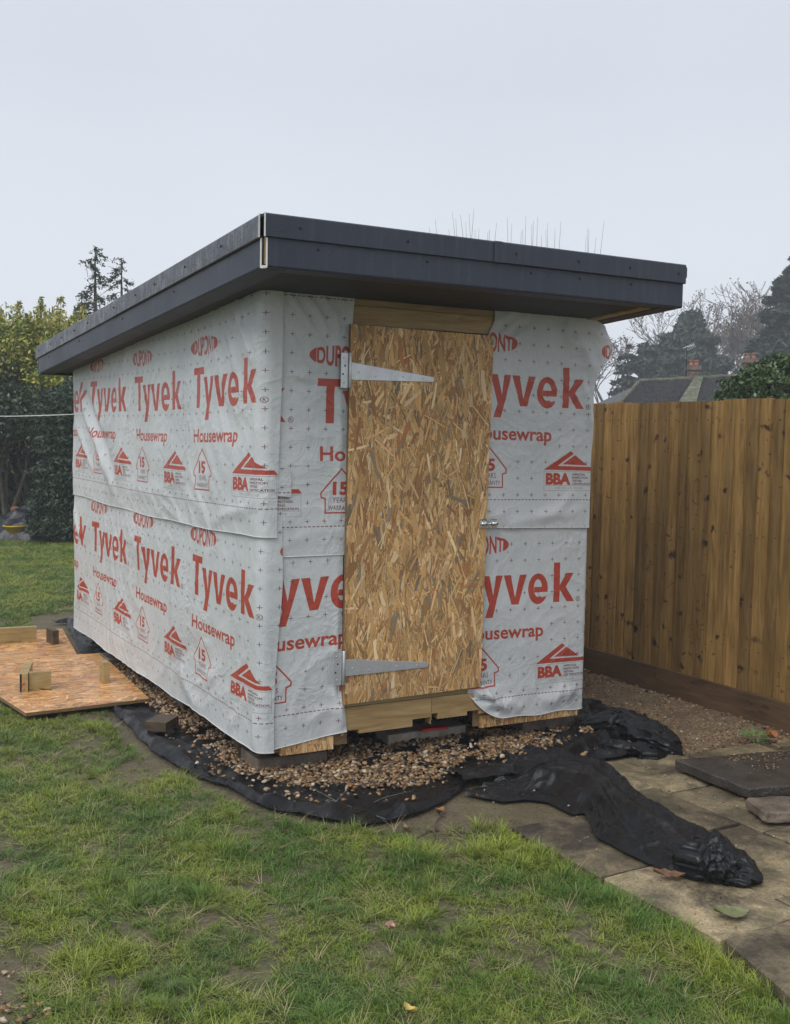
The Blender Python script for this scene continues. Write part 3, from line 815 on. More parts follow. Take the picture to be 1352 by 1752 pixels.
# --- front wall. a = X
def front_map(a, z, d):
    r = 0.02
    if a <= W_ - r: return (a, -d, z)
    if a < W_ + r:
        th = (a - W_ + r) / (2 * r) * math.pi / 2
        return (W_ - r + (r + d) * math.sin(th), r - (r + d) * math.cos(th), z)
    return (W_ + d, a - W_, z)
def fr_uv(z_dash, x0, tilt=0.0, piv=0.0):
    return lambda a, z: (u_of(a - x0 + (z - 1.2) * tilt * -1), v_of(z - z_dash - (a - piv) * tilt))
cf = cre_sum([((0.09, 2.22), (0.24, 2.02), .012, .012, -.5), ((0.09, 2.1), (0.20, 1.84), .018, .008), ((0.26, 2.22), (0.37, 2.02), .014, .012, -.5), ((0.36, 2.0), (0.38, 1.5), .012, .008), ((0.1, 1.84), (0.37, 1.77), .014, .007, -.4), ((0.2, 1.68), (0.37, 1.78), .012, .006), ((0.10, 2.15), (0.30, 1.95), .02, .012), ((0.20, 2.2), (0.33, 1.98), .018, .010), ((0.12, 1.80), (0.30, 1.86), .02, .006), ((0.2, 1.72), (0.36, 1.80), .015, .006),
              ((0.34, 2.18), (0.37, 1.95), .014, .008), ((0.06, 1.30), (0.14, 1.10), .02, .006), ((0.38, 1.75), (0.375, 1.2), .012, .006)])
link('house_wrap', sheet_mesh(front_map, 0.06, lambda z: 0.43 - 0.015 * max(0, (z - 2.0) / .2) * -1, 1.012, 2.235,
     lambda a, z, ta, tz: 0.004 + wrinkle(a, z, 11, .7) * .8 + cf(a, z), fr_uv(1.145, 0.264, 0.0, 0.2), 34, 90), M['wrap_top'], shed)
cfl = cre_sum([((0.38, 1.0), (0.375, 0.2), .012, .006), ((0.42, 0.45), (0.40, 0.2), .015, .016), ((0.35, 0.4), (0.42, 0.22), .02, .012), ((0.2, .25), (0.4, .3), .03, .006)])
link('house_wrap', sheet_mesh(front_map, 0.065, lambda z: 0.408 + 0.028 * max(0, min(1, (0.45 - z) / .3)), lambda ta: 0.142 + 0.045 * ta, 1.06,
     lambda a, z, ta, tz: 0.002 + (wrinkle(a, z, 14, .7) * .7 + cfl(a, z)) * (lapped(z + .1)) + 0.02 * max(0, ta - .7) * max(0, .4 - z) * 10, fr_uv(0.292, -0.050, 0.035, 0.1), 34, 70), M['wrap'], shed)
# small patch of wrap stuck over the joint near the corner
link('wrap_patch', sheet_mesh(front_map, 0.055, lambda z: 0.137 + .004 * math.sin(z * 30), lambda ta: 1.288 - .008 * ta, lambda ta: 1.418 - 0.012 * ta,
     lambda a, z, ta, tz: 0.017 + .004 * math.sin(ta * 4 + tz * 3) + .01 * max(0, tz - .7) * ta, lambda a, z: (u_of(a - 0.063 + .27), v_of(z - 1.300)), 8, 10), M['wrap'], shed)
def bulge(z):
    return 0.115 * math.exp(-((z - 2.02) / 0.095) ** 2) + 0.05 * max(0, min(1, (z - 1.95) / .1)) * max(0, min(1, (2.2 - z) / .05))
cfr = cre_sum([((1.22, 2.12), (1.36, 2.2), .022, .018, -.6), ((1.21, 2.04), (1.42, 2.19), .018, .016, -.5), ((1.25, 2.0), (1.40, 2.10), .025, .008), ((1.62, 2.15), (1.70, 1.98), .03, .014), ((1.7, 2.1), (1.84, 1.9), .03, .014),
               ((1.3, 1.13), (1.8, 1.20), .03, .008), ((1.5, 1.14), (1.75, 1.28), .03, .010), ((1.24, 1.32), (1.3, 1.12), .02, .006), ((1.75, 1.9), (1.83, 1.6), .02, .008), ((1.8, 1.75), (1.84, 1.5), .015, .008)])
def fr_up_map(a, z, d):
    if a > W_:
        k = a - W_
        return (W_ + k * 0.92 + d * .3, -d + k * k * 1.5, z)
    return (a, -d, z)
link('house_wrap', sheet_mesh(fr_up_map, lambda z: 1.16 + 0.05 * max(0, min(1, (z - 2.03) / .1)), lambda z: W_ - 0.004 + bulge(z), lambda ta: 1.118 - 0.014 * ta, 
     lambda ta: 2.22 if ta < .86 else 2.22 - (ta - .86) * .5,
     lambda a, z, ta, tz: 0.006 + wrinkle(a, z, 21, .8) * .8 + cfr(a, z) + 0.02 * max(0, ta - .8) * tz, fr_uv(1.253, 1.072, -0.012, 1.5), 62, 90), M['wrap'], shed)
crl = cre_sum([((1.12, 0.33), (1.30, 0.22), .022, .030, -.6), ((1.16, 0.36), (1.24, 0.25), .014, .022, -.5), ((1.10, 0.27), (1.36, 0.19), .02, .018), ((1.30, 0.24), (1.44, 0.19), .03, .014, -.4),
               ((1.55, 0.20), (1.76, 0.26), .04, .016), ((1.70, 0.21), (1.79, 0.27), .03, .014), ((1.4, .7), (1.5, .4), .03, .005)])
def lo_left(z): 
    return 1.165 - 0.07 * max(0, min(1, (0.345 - z) / .03)) + 0.30 * max(0, (0.27 - z) / .1) ** 2 * (z < .27)
def lo_bottom(ta):
    a = 1.10 + .765 * ta
    return 0.146 + 0.165 * math.exp(-max(0, a - 1.10) / .085) + .008 * max(0, ta - .6) + .004 * math.sin(ta * 19)
link('house_wrap', sheet_mesh(front_map, 1.10, lambda z: W_ + 0.03 - 0.012 * math.sin(z * 3), lo_bottom, 1.16,
     lambda a, z, ta, tz: 0.001 + (wrinkle(a, z, 24, .7) * .8 + crl(a, z)) * lapped(z) + 0.16 * max(0, .335 - z) * math.exp(-((a - 1.2) / .22) ** 2) , fr_uv(0.257, 1.045, -0.012, 1.5), 90, 110), M['wrap'], shed)
# white rims added along the bottom cut edges of the wrap: thin tubes
def hem(pts, r=0.0022):
    return link('hem', path_tube(pts, r, 5), M['rope'], shed)
def hems():
    for o_ in [q for q in COL.objects if q.name.startswith('house_wrap')]:
        n_ = o_.data['na']; vv = [Vector(v_.co) for v_ in o_.data.vertices[:n_ + 1]]
        hem([tuple(v_ + Vector((-.0015 if abs(v_.x) < .03 and v_.y > .03 else 0, -.0015, .0005))) for v_ in vv], .0016)
hems()
# --- right and back walls
def right_map(a, z, d): return (W_ + d, a, z)
def back_map(a, z, d): return (a, L_ + d, z)
for z0, z1, zd in ((0.13, 1.2, .26), (1.1, None, 1.23)):
    link('house_wrap', sheet_mesh(right_map, 0.02, L_ + .01, z0, (z1 or (lambda ta: 2.22 - .05 * ta * L_)), lambda a, z, ta, tz: .006 + wrinkle(a, z, 31) * .7 + (0.012 if zd > 1 else 0),
         lambda a, z, q=zd: (u_of(a + .3), v_of(z - q)), 80, 30), M['wrap'], shed)
    link('house_wrap', sheet_mesh(back_map, 0.0, W_, z0, (z1 or (lambda ta: 2.03)), lambda a, z, ta, tz: .006 + wrinkle(a, z, 36) * .7 + (0.012 if zd > 1 else 0),
         lambda a, z, q=zd: (u_of(.3 - a), v_of(z - q)), 50, 30), M['wrap'], shed)
# inner sheathing that keeps the light out
def shell():
    bm = bmesh.new()
    a, b = 0.012, 0.0
    top = lambda y: 2.20 - 0.056 * y
    def quad(*p): bm.faces.new([bm.verts.new(q) for q in p])
    quad((a, a, .12), (a, L_ - a, .12), (a, L_ - a, top(L_)), (a, a, top(0)))
    quad((W_ - a, a, .12), (W_ - a, L_ - a, .12), (W_ - a, L_ - a, top(L_)), (W_ - a, a, top(0)))
    quad((a, L_ - a, .12), (W_ - a, L_ - a, .12), (W_ - a, L_ - a, top(L_)), (a, L_ - a, top(L_)))
    quad((a, a, .12), (.45, a, .12), (.45, a, top(0)), (a, a, top(0)))
    quad((1.15, a, .12), (W_ - a, a, .12), (W_ - a, a, top(0)), (1.15, a, top(0)))
    return bm_mesh(bm)
link('wall_sheathing', shell(), M['osb_edge'], shed)
# --- door opening timbers
for z0, z1, y0 in ((2.064, 2.148, 0.002), (2.1505, 2.235, 0.006)):
    box('lintel_board', 0.405, 1.215, y0, 0.05, z0, z1, M['lintel'], shed, 0.002)
box('sill_board', 0.405, 1.18, -0.006, 0.06, 0.300, 0.338, M['green_timber'], shed, 0.002)
def notched(x0, x1, y0, y1, z0, z1, nt_):
    """joist with a notch list (xa, xb, depth) in its lower edge"""
    xs = [x0]; prof = []
    cur = x0
    for xa, xb, dp in nt_:
        prof += [(cur, z0), (xa, z0), (xa, z0 + dp), (xb, z0 + dp)]; cur = xb
    prof += [(cur, z0), (x1, z0)]
    prof = [(x0, z1), (x1, z1)] + prof[::-1]
    bm = bmesh.new()
    f1 = [bm.verts.new((x, y0, z)) for x, z in prof]; f2 = [bm.verts.new((x, y1, z)) for x, z in prof]
    n_ = len(prof)
    bm.faces.new(f1); bm.faces.new(f2[::-1])
    for i in range(n_): bm.faces.new((f1[(i + 1) % n_], f1[i], f2[i], f2[(i + 1) % n_]))
    bmesh.ops.recalc_face_normals(bm, faces=bm.faces[:])
    bmesh.ops.triangulate(bm, faces=bm.faces[:])
    return bm_mesh(bm)
link('floor_joist', notched(0.408, 0.893, -0.012, 0.04, 0.168, 0.298, [(0.42, 0.50, 0.02), (0.79, 0.892, 0.035)]), M['lintel'], shed)
link('floor_joist', notched(0.895, 1.24, -0.014, 0.04, 0.190, 0.298, [(0.896, 0.93, 0.03), (1.10, 1.17, 0.02)]), M['lintel'], shed)
def uvbox(name, x0, x1, y0, y1, z0, z1, mat, parent, sc=(0.8, 1.72), off=(0, 0), face='XZ', edge=None, bev=0.0):
    me = hexa(box8(x0, x1, y0, y1, z0, z1), bev)
    if edge: me.materials.append(mat); me.materials.append(edge)
    ul = me.uv_layers.new(name='UVMap')
    for p in me.polygons:
        n_ = p.normal
        if edge and ((face == 'XZ' and abs(n_.y) < .7) or (face == 'XY' and abs(n_.z) < .7)): p.material_index = 1
        for li in p.loop_indices:
            c = me.vertices[me.loops[li].vertex_index].co
            q = (c.x, c.z) if face == 'XZ' else (c.x, c.y)
            ul.data[li].uv = ((q[0] - off[0]) / sc[0], (q[1] - off[1]) / sc[1])
    return link(name, me, mat, parent)
uvbox('floor_edge_board', 0.11, 0.372, -0.004, 0.02, 0.108, 0.170, M['osb'], shed, off=(.1, 0))
uvbox('floor_edge_board', 1.19, 1.80, -0.002, 0.02, 0.112, 0.176, M['osb'], shed, off=(.3, .2))
box('floor_platform', 0.03, W_ - .03, 0.62, L_ - .03, 0.10, 0.17, M['dark_timber'], shed, 0.003)
for yy in (0.80, 1.3, 1.9, 2.6, 3.35):
    box('bearer', 0.09, W_ - 0.03, yy, yy + .07, 0.045, 0.100, M['dark_timber'], shed, 0.004)
box('bearer', 0.07, 0.12, 0.50, L_ - .02, 0.068, 0.128, M['dark_timber'], shed, 0.003)
# --- the door (hung a touch out of true)
dp_ = [(0.4035, 0.318), (1.1625, 0.331), (1.190, 2.054), (0.4135, 2.060)]
def door_mesh():
    bm = bmesh.new()
    y0, y1 = -0.034, -0.016
    f = [bm.verts.new((x, y0, z)) for x, z in dp_]; b_ = [bm.verts.new((x, y1, z)) for x, z in dp_]
    bm.faces.new(f); bm.faces.new(b_[::-1])
    for i in range(4): bm.faces.new((f[(i + 1) % 4], f[i], b_[i], b_[(i + 1) % 4]))
    bmesh.ops.recalc_face_normals(bm, faces=bm.faces[:])
    me = bm_mesh(bm); me.materials.append(M['osb']); me.materials.append(M['osb_edge'])
    ul = me.uv_layers.new(name='UVMap')
    for p in me.polygons:
        if abs(p.normal.y) < .7: p.material_index = 1
        for li in p.loop_indices:
            c = me.vertices[me.loops[li].vertex_index].co; ul.data[li].uv = ((c.x - .40) / .8, (c.z - .31) / 1.76)
    return me
door = link('door', door_mesh(), M['osb'], shed)
door['label'] = 'door of rough strand board'
def plate(pts, y0, y1, bev=0.001):
    bm = bmesh.new(); f = [bm.verts.new((x, y0, z)) for x, z in pts]; b_ = [bm.verts.new((x, y1, z)) for x, z in pts]; n_ = len(pts)
    bm.faces.new(f); bm.faces.new(b_[::-1])
    for i in range(n_): bm.faces.new((f[(i + 1) % n_], f[i], b_[i], b_[(i + 1) % n_]))
    bmesh.ops.recalc_face_normals(bm, faces=bm.faces[:])
    if bev: bmesh.ops.bevel(bm, geom=bm.edges[:], offset=bev, segments=1, affect='EDGES')
    return bm_mesh(bm)
def screw_at(x, z, y, parent, r=0.0045, mat='galv'):
    return link('screw', lathe([(r, 0), (r, -.0012), (r * .6, -.0028), (r * .15, -.003)], (x, y, z), 'Y', 8), M[mat], parent)
for (lx0, lx1, lz0, lz1, sz0, sz1, tip, tz) in ((0.366, 0.410, 1.772, 1.930, 1.810, 1.889, 0.856, 1.829), (0.352, 0.402, 0.412, 0.572, 0.452, 0.532, 0.858, 0.469)):
    h_ = thing('strap_hinge', None, None, (lx1, -.03, lz0)); h_.parent = shed
    link('hinge_leaf', plate([(lx0, lz0), (lx1 - .008, lz0), (lx1 - .008, lz1), (lx0, lz1)], -0.036, -0.031), M['galv'], h_)
    link('hinge_strap', plate([(lx1 + .008, sz0), (tip - .012, tz - .0125), (tip - .003, tz - .009), (tip, tz), (tip - .003, tz + .009), (tip - .012, tz + .0125), (lx1 + .008, sz1)], -0.0395, -0.0350), M['galv'], h_)
    link('hinge_knuckle', lathe([(.006, 0), (.0075, .002), (.0075, .158 - .002), (.006, .158)], (lx1, -0.040, lz0 + .001), 'Z', 10), M['galv'], h_)
    # screws and bolt heads of one hinge, small dark and bright dots
    for dx, dz in ((.014, .135), (.020, .100), (.010, .062), (.017, .025)): screw_at(lx0 + dx, lz0 + dz, -0.0365, h_, .0042, 'screw' if dz in (.1, .062) else 'galv')
    for k in (0.06, 0.27, 0.62, 0.88): screw_at(lx1 + .02 + k * (tip - lx1 - .035), sz0 + (tz - sz0) * k + (sz1 - sz0) * (.5 - k * .5) * (.9 if k != .27 else .5), -0.040, h_, .0042)
# --- barrel bolt
lt = thing('door_bolt', None, None, (1.18, -.03, 1.13)); lt.parent = shed
for cx_ in (1.150, 1.213):
    link('bolt_keep', plate([(cx_ - .020, 1.119), (cx_ + .020, 1.119), (cx_ + .020, 1.163), (cx_ - .020, 1.163)], -0.043, -0.036, .003), M['chrome'], lt)
    link('bolt_staple', lathe([(.007, -.018), (.0135, -.013), (.0135, .013), (.007, .018)], (cx_, -0.046, 1.141), 'X', 10), M['chrome'], lt)
link('bolt_bar', lathe([(.004, -.052), (.005, -.050), (.005, .052), (.004, .054)], (1.182, -0.046, 1.141), 'X', 8), M['chrome'], lt)
# --- roof
RX0, RX1, RY0, RY1 = -0.205, 1.945, -0.515, 3.798
def zt(y): return 2.403 - 0.056 * (y - RY0)
HF = 0.205
def ybox(name, x0, x1, y0, y1, dz0, dz1, mat, par, bev=0.0, lean=0.0):
    c = [(x0, y0, zt(y0) + dz0), (x1, y0, zt(y0) + dz0), (x1, y1, zt(y1) + dz0), (x0, y1, zt(y1) + dz0),
         (x0, y0, zt(y0) + dz1), (x1, y0, zt(y0) + dz1), (x1, y1, zt(y1) + dz1), (x0, y1, zt(y1) + dz1)]
    return link(name, hexa(c, bev), mat, par)
roof = ybox('roof', RX0 + .02, RX1 - .02, RY0 + .02, RY1 - .02, -0.085, -0.012, M['felt'], shed)
def trim_profile(up, side):
    """cross-section (out, height) of a fascia trim: outwards is +"""
    if up: return [(-.09, -.003), (0.006, 0.0), (0.012, -.006), (0.012, -.088), (0.006, -.092), (0.006, -.012), (-.09, -.012)]
    return [(-.006, -.080), (0.002, -.080), (0.002, -.197), (-.003, -.205), (-.100, -.205), (-.100, -.199), (-.012, -.199), (-.006, -.195)]
def trim(name, prof, p, q, outv, mat, par, overlap=0.0):
    """extrude the section from p to q; the height follows the roof's slope"""
    vs, fs = [], []
    n_ = len(prof)
    for e_ in (p, q):
        for o_, h_ in prof:
            o2 = o_ + overlap
            x = e_[0] + outv[0] * o2; y = e_[1] + outv[1] * o2
            vs.append((x, y, zt(e_[1]) + h_))
    for i in range(n_):
        j = (i + 1) % n_; fs.append((i, j, j + n_, i + n_))
    fs.append(tuple(range(n_))[::-1]); fs.append(tuple(range(n_, 2 * n_)))
    bm = bmesh.new(); vv = [bm.verts.new(v_) for v_ in vs]
    for f_ in fs: bm.faces.new([vv[i] for i in f_])
    bmesh.ops.recalc_face_normals(bm, faces=bm.faces[:]); bmesh.ops.triangulate(bm, faces=[f for f in bm.faces if len(f.verts) > 4])
    return link(name, bm_mesh(bm), mat, par)
U, Lw = trim_profile(True, 0), trim_profile(False, 0)
trim('roof_trim', U, (RX0 - .002, RY0), (0.865, RY0), (0, -1), M['trim'], shed)
trim('roof_trim', U, (0.86, RY0), (RX1 + .004, RY0), (0, -1), M['trim'], shed, .003)
box('trim_joint', 0.845, 0.885, RY0 - .0185, RY0 - .0155, zt(RY0) - .090, zt(RY0) - .001, M['trim'], shed, .001)
trim('fascia', Lw, (RX0 + .012, RY0), (RX1 - .001, RY0), (0, -1), M['trim'], shed)
trim('roof_trim', U, (RX0, RY0 + .022), (RX0, 1.685), (-1, 0), M['trim_wet_glints'], shed, .003)
trim('roof_trim', U, (RX0, 1.68), (RX0, RY1), (-1, 0), M['trim_wet_glints'], shed)
trim('fascia', Lw, (RX0, RY0 + .030), (RX0, RY1 - .03), (-1, 0), M['trim'], shed)
trim('roof_trim', U, (RX1, RY0 + .02), (RX1, RY1), (1, 0), M['trim'], shed)
trim('fascia', Lw, (RX1, RY0 + .04), (RX1, RY1), (1, 0), M['trim'], shed)
trim('fascia', Lw, (RX0, RY1), (RX1, RY1), (0, 1), M['trim'], shed)
trim('roof_trim', U, (RX0, RY1), (RX1, RY1), (0, 1), M['trim'], shed)
# cut ends of the trims at the near corner, white inside
ct = zt(RY0)
box('trim_end', RX0 - .006, RX0 - .001, RY0 - .0125, RY0 - .009, ct - .090, ct + .001, M['white_end'], shed)
box('trim_end', RX0 - .0165, RX0 - .012, RY0 + .0175, RY0 + .0215, ct - .091, ct - .002, M['white_end'], shed)
box('trim_end', RX0 + .007, RX0 + .0118, RY0 - .0035, RY0 + .002, ct - .206, ct - .093, M['white_end'], shed)
box('trim_end', RX0 - .006, RX0 - .0015, RY0 + .022, RY0 + .029, ct - .206, ct - .093, M['white_end'], shed)
box('trim_end', RX0 - .003, RX0 + .011, RY0 + .002, RY0 + .026, ct - .208, ct - .198, M['white_end'], shed)
box('roof_batten', RX0 + .010, RX0 + .035, RY0 + .006, RY0 + .04, ct - .190, ct - .088, M['lintel'], shed)
box('roof_batten', RX0 + .013, RX0 + .045, RY0 + .010, RY0 + .05, ct - .088, ct - .006, M['black_paint'], shed)
box('trim_end', RX1 + .008, RX1 + .018, RY0 - .006, RY0 + .006, ct - .060, ct - .012, M['screw'], shed)
# soffit and rafters
ybox('soffit', RX0 + .10, W_ - .06, RY0 + .10, -0.002, -0.196, -0.186, M['soffit'], shed)
ybox('soffit', RX0 + .102, RX0 + .215, 0.0, RY1 - .05, -0.196, -0.186, M['soffit'], shed)
ybox('soffit_board', W_ - .058, RX1 - .102, RY0 + .102, RY1 - .1, -0.202, -0.190, M['green_timber'], shed)
for z_, xs_ in ((-.045, (-.061, .42, .86, .96, 1.30, 1.60, 1.90)), (-.118, (.02, .52, 1.05, 1.32, 1.62))):
    for x_ in xs_: screw_at(x_, ct + z_, RY0 - (.0165 if z_ > -.1 and x_ > .87 else .0135 if z_ > -.1 else .0035), shed, .0055, 'screw')
for y_ in (-.074, .399, .866, 1.205, 1.632, 2.248, 2.598, 2.966, 3.312, 3.70):
    link('screw', lathe([(.006, 0), (.006, -.0015), (.003, -.004)], (RX0 - (.0155 if y_ < 1.68 else .0125), y_, zt(y_) - .042), 'X', 8), M['screw'], shed)
for y_ in (.6, 1.5, 2.5, 3.4):
    link('screw', lathe([(.005, 0), (.005, -.0015), (.003, -.004)], (RX0 - .0025, y_, zt(y_) - .12), 'X', 8), M['screw'], shed)

# ================================================================== FENCE on the right
FX = 2.937
fence = thing('close_board_fence', 'brown close-boarded fence of knotty upright boards on a dark gravel board', 'fence', (FX, 0, 0))
def fboard(y0, wd, z0, z1, lean):
    x = FX
    c = [(x - .004, y0 + wd + .012, z0), (x + .004, y0 + wd + .012, z0), (x + .006, y0, z0), (x - .019, y0, z0)]
    c = [(c[3][0], c[3][1], z0), (c[2][0], c[2][1], z0), (c[1][0], c[1][1], z0), (c[0][0], c[0][1], z0)]
    top = [(a + lean * 0.0, b + lean, z1) for a, b, z_ in c]
    return hexa(c + top, 0.0012)
yb = -2.45; k = 0; nails = []
rnd = random.Random(4)
while yb < 6.0:
    wd = 0.089 + rnd.uniform(-.009, .009)
    link('fence_board', fboard(yb, wd, 0.150, 1.804 + rnd.uniform(-.006, .006), rnd.uniform(-.003, .003)), M['fence'], fence)
    for zz in (0.39, 1.04, 1.69):
        nails.append((FX - .0165, yb + .022, zz))
    yb += wd; k += 1
setp(link('nail_heads', tubes([(x - .003, y, z, .0028, x + .004, y, z, .0028) for x, y, z in nails], 6), M['screw'], fence), kind='stuff')
y0 = -2.45
for y1 in (0.6, 3.4, 6.0):
    link('gravel_board', hexa(box8(FX - .040, FX - .010, y0, y1 - .004, -0.02, 0.155), .003), M['gravel_board'], fence); y0 = y1
for yy in (-1.9, 0.85, 3.6): box('fence_post', FX + .07, FX + .16, yy, yy + .09, 0, 1.80, M['old_fence'], fence, .004)
for zz in (0.35, 1.0, 1.65): box('fence_rail', FX + .012, FX + .065, -2.4, 6.0, zz, zz + .07, M['old_fence'], fence)

# ================================================================== PAVING
pav = thing('paving', None, None, (1.0, -1.0, 0), kind='structure')
def slab(c4, zt_=0.030, tilt=(0, 0), th=.04):
    cx_ = sum(p[0] for p in c4) / 4; cy_ = sum(p[1] for p in c4) / 4
    zf = lambda p: zt_ + (p[0] - cx_) * tilt[0] + (p[1] - cy_) * tilt[1]
    me = hexa([(p[0], p[1], zf(p) - th) for p in c4] + [(p[0], p[1], zf(p)) for p in c4], .004, .0022, 5)
    return link('paving_slab', me, M['slab'], pav)
def sg(x, y): p = G(x, y, .03); return (p.x, p.y)
rs = random.Random(9)
cols_ = [(0.665, 1.055), (1.065, 1.525), (1.537, 1.995), (2.007, 2.46), (2.47, 2.90)]
rows_ = [[-3.75, -3.22, -2.68, -2.13, -1.565, -1.015], [-3.75, -3.15, -2.55, -1.98, -1.40, -0.90, -0.45], [-3.8, -3.2, -2.6, -2.0, -1.50, -0.98, -0.47],
         [-3.7, -3.1, -2.5, -1.9, -1.36, -0.96, -0.60], [-3.8, -3.2, -2.6, -2.0, -1.4, -0.9]]
for (x0, x1), ys in zip(cols_, rows_):
    for a_, b_ in zip(ys[:-1], ys[1:]):
        j = lambda: rs.uniform(-.005, .005)
        sh = lambda y: -.27 * max(0, -2.13 - y) if x0 < 1 else 0
        c4 = [(x0 + sh(a_) + j(), a_ + .009 + j()), (x1 + j() - .003, a_ + .009 + j()), (x1 + j() - .003, b_ - .009 + j()), (x0 + sh(b_) + j(), b_ - .009 + j())]
        slab(c4, .030 + rs.uniform(-.007, .009) + (0.016 if b_ < -2.0 and x0 < 1 else 0), (rs.uniform(-.012, .012), rs.uniform(-.008, .008)))
# the loose slabs lying on top
tp = [G(1155, 1299, .085), G(1283, 1350, .085), G(1420, 1338, .085), G(1345, 1283, .085)]
tp = [(p.x, p.y) for p in tp]
ls = link('loose_slab', hexa([(x, y, .038 + .004 * (i == 1)) for i, (x, y) in enumerate(tp)] + [(x, y, .085) for x, y in tp], .005, .004, 6), M['dark_slab'])
setp(ls, label='dark wet slab lying loose on the paving beside the fence', category='paving slab')
p = G(1307, 1395, .07)
st = link('stone_block', hexa(obox8((p.x, p.y), (p.x + .34, p.y - .16), .20, .036, .082), .012, .009, 6), M['brown_stone'])
setp(st, label='brown rough stone block lying on the paving at the right edge', category='stone')

# ================================================================== WEED MEMBRANE
def ribbon(Lp, Rp, nL, nW, zf, smooth=True):
    """surface between two polylines, resampled"""
    def res(P_):
        P_ = [Vector(p[:2]) for p in P_]; d = [0]
        for i in range(1, len(P_)): d.append(d[-1] + (P_[i] - P_[i - 1]).length)
        out = []
        for k in range(nL + 1):
            s_ = d[-1] * k / nL
            i = 1
            while i < len(d) - 1 and d[i] < s_: i += 1
            t = (s_ - d[i - 1]) / max(1e-9, d[i] - d[i - 1])
            out.append(P_[i - 1].lerp(P_[i], t))
        return out
    A, B = res(Lp), res(Rp)
    V = []
    for k in range(nL + 1):
        for j in range(nW + 1):
            p = A[k].lerp(B[k], j / nW)
            q = zf(k / nL, j / nW, p)
            V.append((p.x + q[0], p.y + q[1], q[2]))
    idx = np.arange((nL + 1) * (nW + 1)).reshape(nL + 1, nW + 1)
    f = np.stack([idx[:-1, :-1], idx[:-1, 1:], idx[1:, 1:], idx[1:, :-1]], -1).reshape(-1, 4)
    return mesh(np.array(V), f, True)
def rid(x, y, s_, seed):
    return max(0, 1 - abs(mnoise.noise(Vector((x * s_, y * s_, seed)))) * 2.5)
def g2(*pts, z=0.0): return [tuple(G(x, y, z)[:2]) for x, y in pts]
wm = thing('weed_membrane', 'black woven weed membrane spread under the gravel round the shed', 'weed membrane', (0, 0, 0))
outer = g2((78, 1076), (112, 1069), (150, 1140), (188, 1215), (222, 1250), (262, 1290), (330, 1330), (392, 1352), (450, 1385), (530, 1402), (620, 1417), (700, 1402), (762, 1376), (795, 1352))
outer = [(0.02, 4.45)] + outer[1:]
inner = [(0.42, 4.4), (0.45, 3.8), (0.5, 3.0), (0.5, 2.0), (0.5, 1.2), (0.5, 0.7), (0.55, 0.5), (0.6, .45), (0.75, .4), (0.9, .35), (1.05, .3), (1.2, .25), (1.3, .2)]
def z_a(u, v_, p):
    n = mnoise.noise(Vector((p.x * 5, p.y * 5, 1))) * .010 + rid(p.x, p.y, 4, 3) ** 3 * .022 + rid(p.x, p.y, 10, 5) ** 3 * .012 + rid(p.x, p.y, 22, 6) ** 2 * .004
    roll = max(0, 1 - abs(v_ - .06 - .02 * math.sin(u * 31)) / .055) ** 1.3 * (0.020 + .014 * math.sin(u * 23) + .010 * math.sin(u * 57)) * (u < .97)
    fl = math.exp(-((v_ - .55) / .4) ** 2) * 0
    e = 0.25 if v_ < .02 else 1
    jag = mnoise.noise(Vector((u * 60, 0, 4))) * .014 if v_ < .02 else 0
    if p.y > 1.5 and p.x < .06: return (0, 0, .006 + .012 * max(0, p.x + .02) / .08)
    return (jag, jag, 0.006 + (n * e + roll) + .006)
link('membrane_sheet', ribbon(outer, inner, 220, 46, z_a), M['membrane'], wm)
# right hand part in front of the shed
R1 = g2((795, 1352), (840, 1345), (900, 1340), (980, 1318), (1045, 1312), (1110, 1302), (1165, 1285))
R2 = [(0.9, .3), (1.2, .25), (1.5, .3), (1.8, .35), (2.05, .5), (2.25, .55), (2.35, .5)]
def z_b(u, v_, p):
    n = mnoise.noise(Vector((p.x * 5, p.y * 5, 8))) * .012 + rid(p.x, p.y, 5, 7) ** 3 * .028 + rid(p.x, p.y, 11, 5) ** 3 * .014 + rid(p.x, p.y, 24, 6) ** 2 * .004
    fold = 0.05 * math.exp(-(((p.y + .30 - (p.x - 1.6) * .35)) / .035) ** 2) * (1 if p.x > 1.45 else math.exp(-((1.45 - p.x) / .1) ** 2))
    fold += 0.035 * math.exp(-(((p.y + .05 - (p.x - 1.7) * .55)) / .03) ** 2) * math.exp(-((p.x - 1.85) / .3) ** 2)
    on_slab = 0.03 * max(0, min(1, (-.42 - p.y) / .05 + 1))
    return (0, 0, 0.014 + n * (0.3 if v_ < .02 else 1) + fold + on_slab)
link('membrane_sheet', ribbon(R1, R2, 110, 60, z_b), M['membrane'], wm)
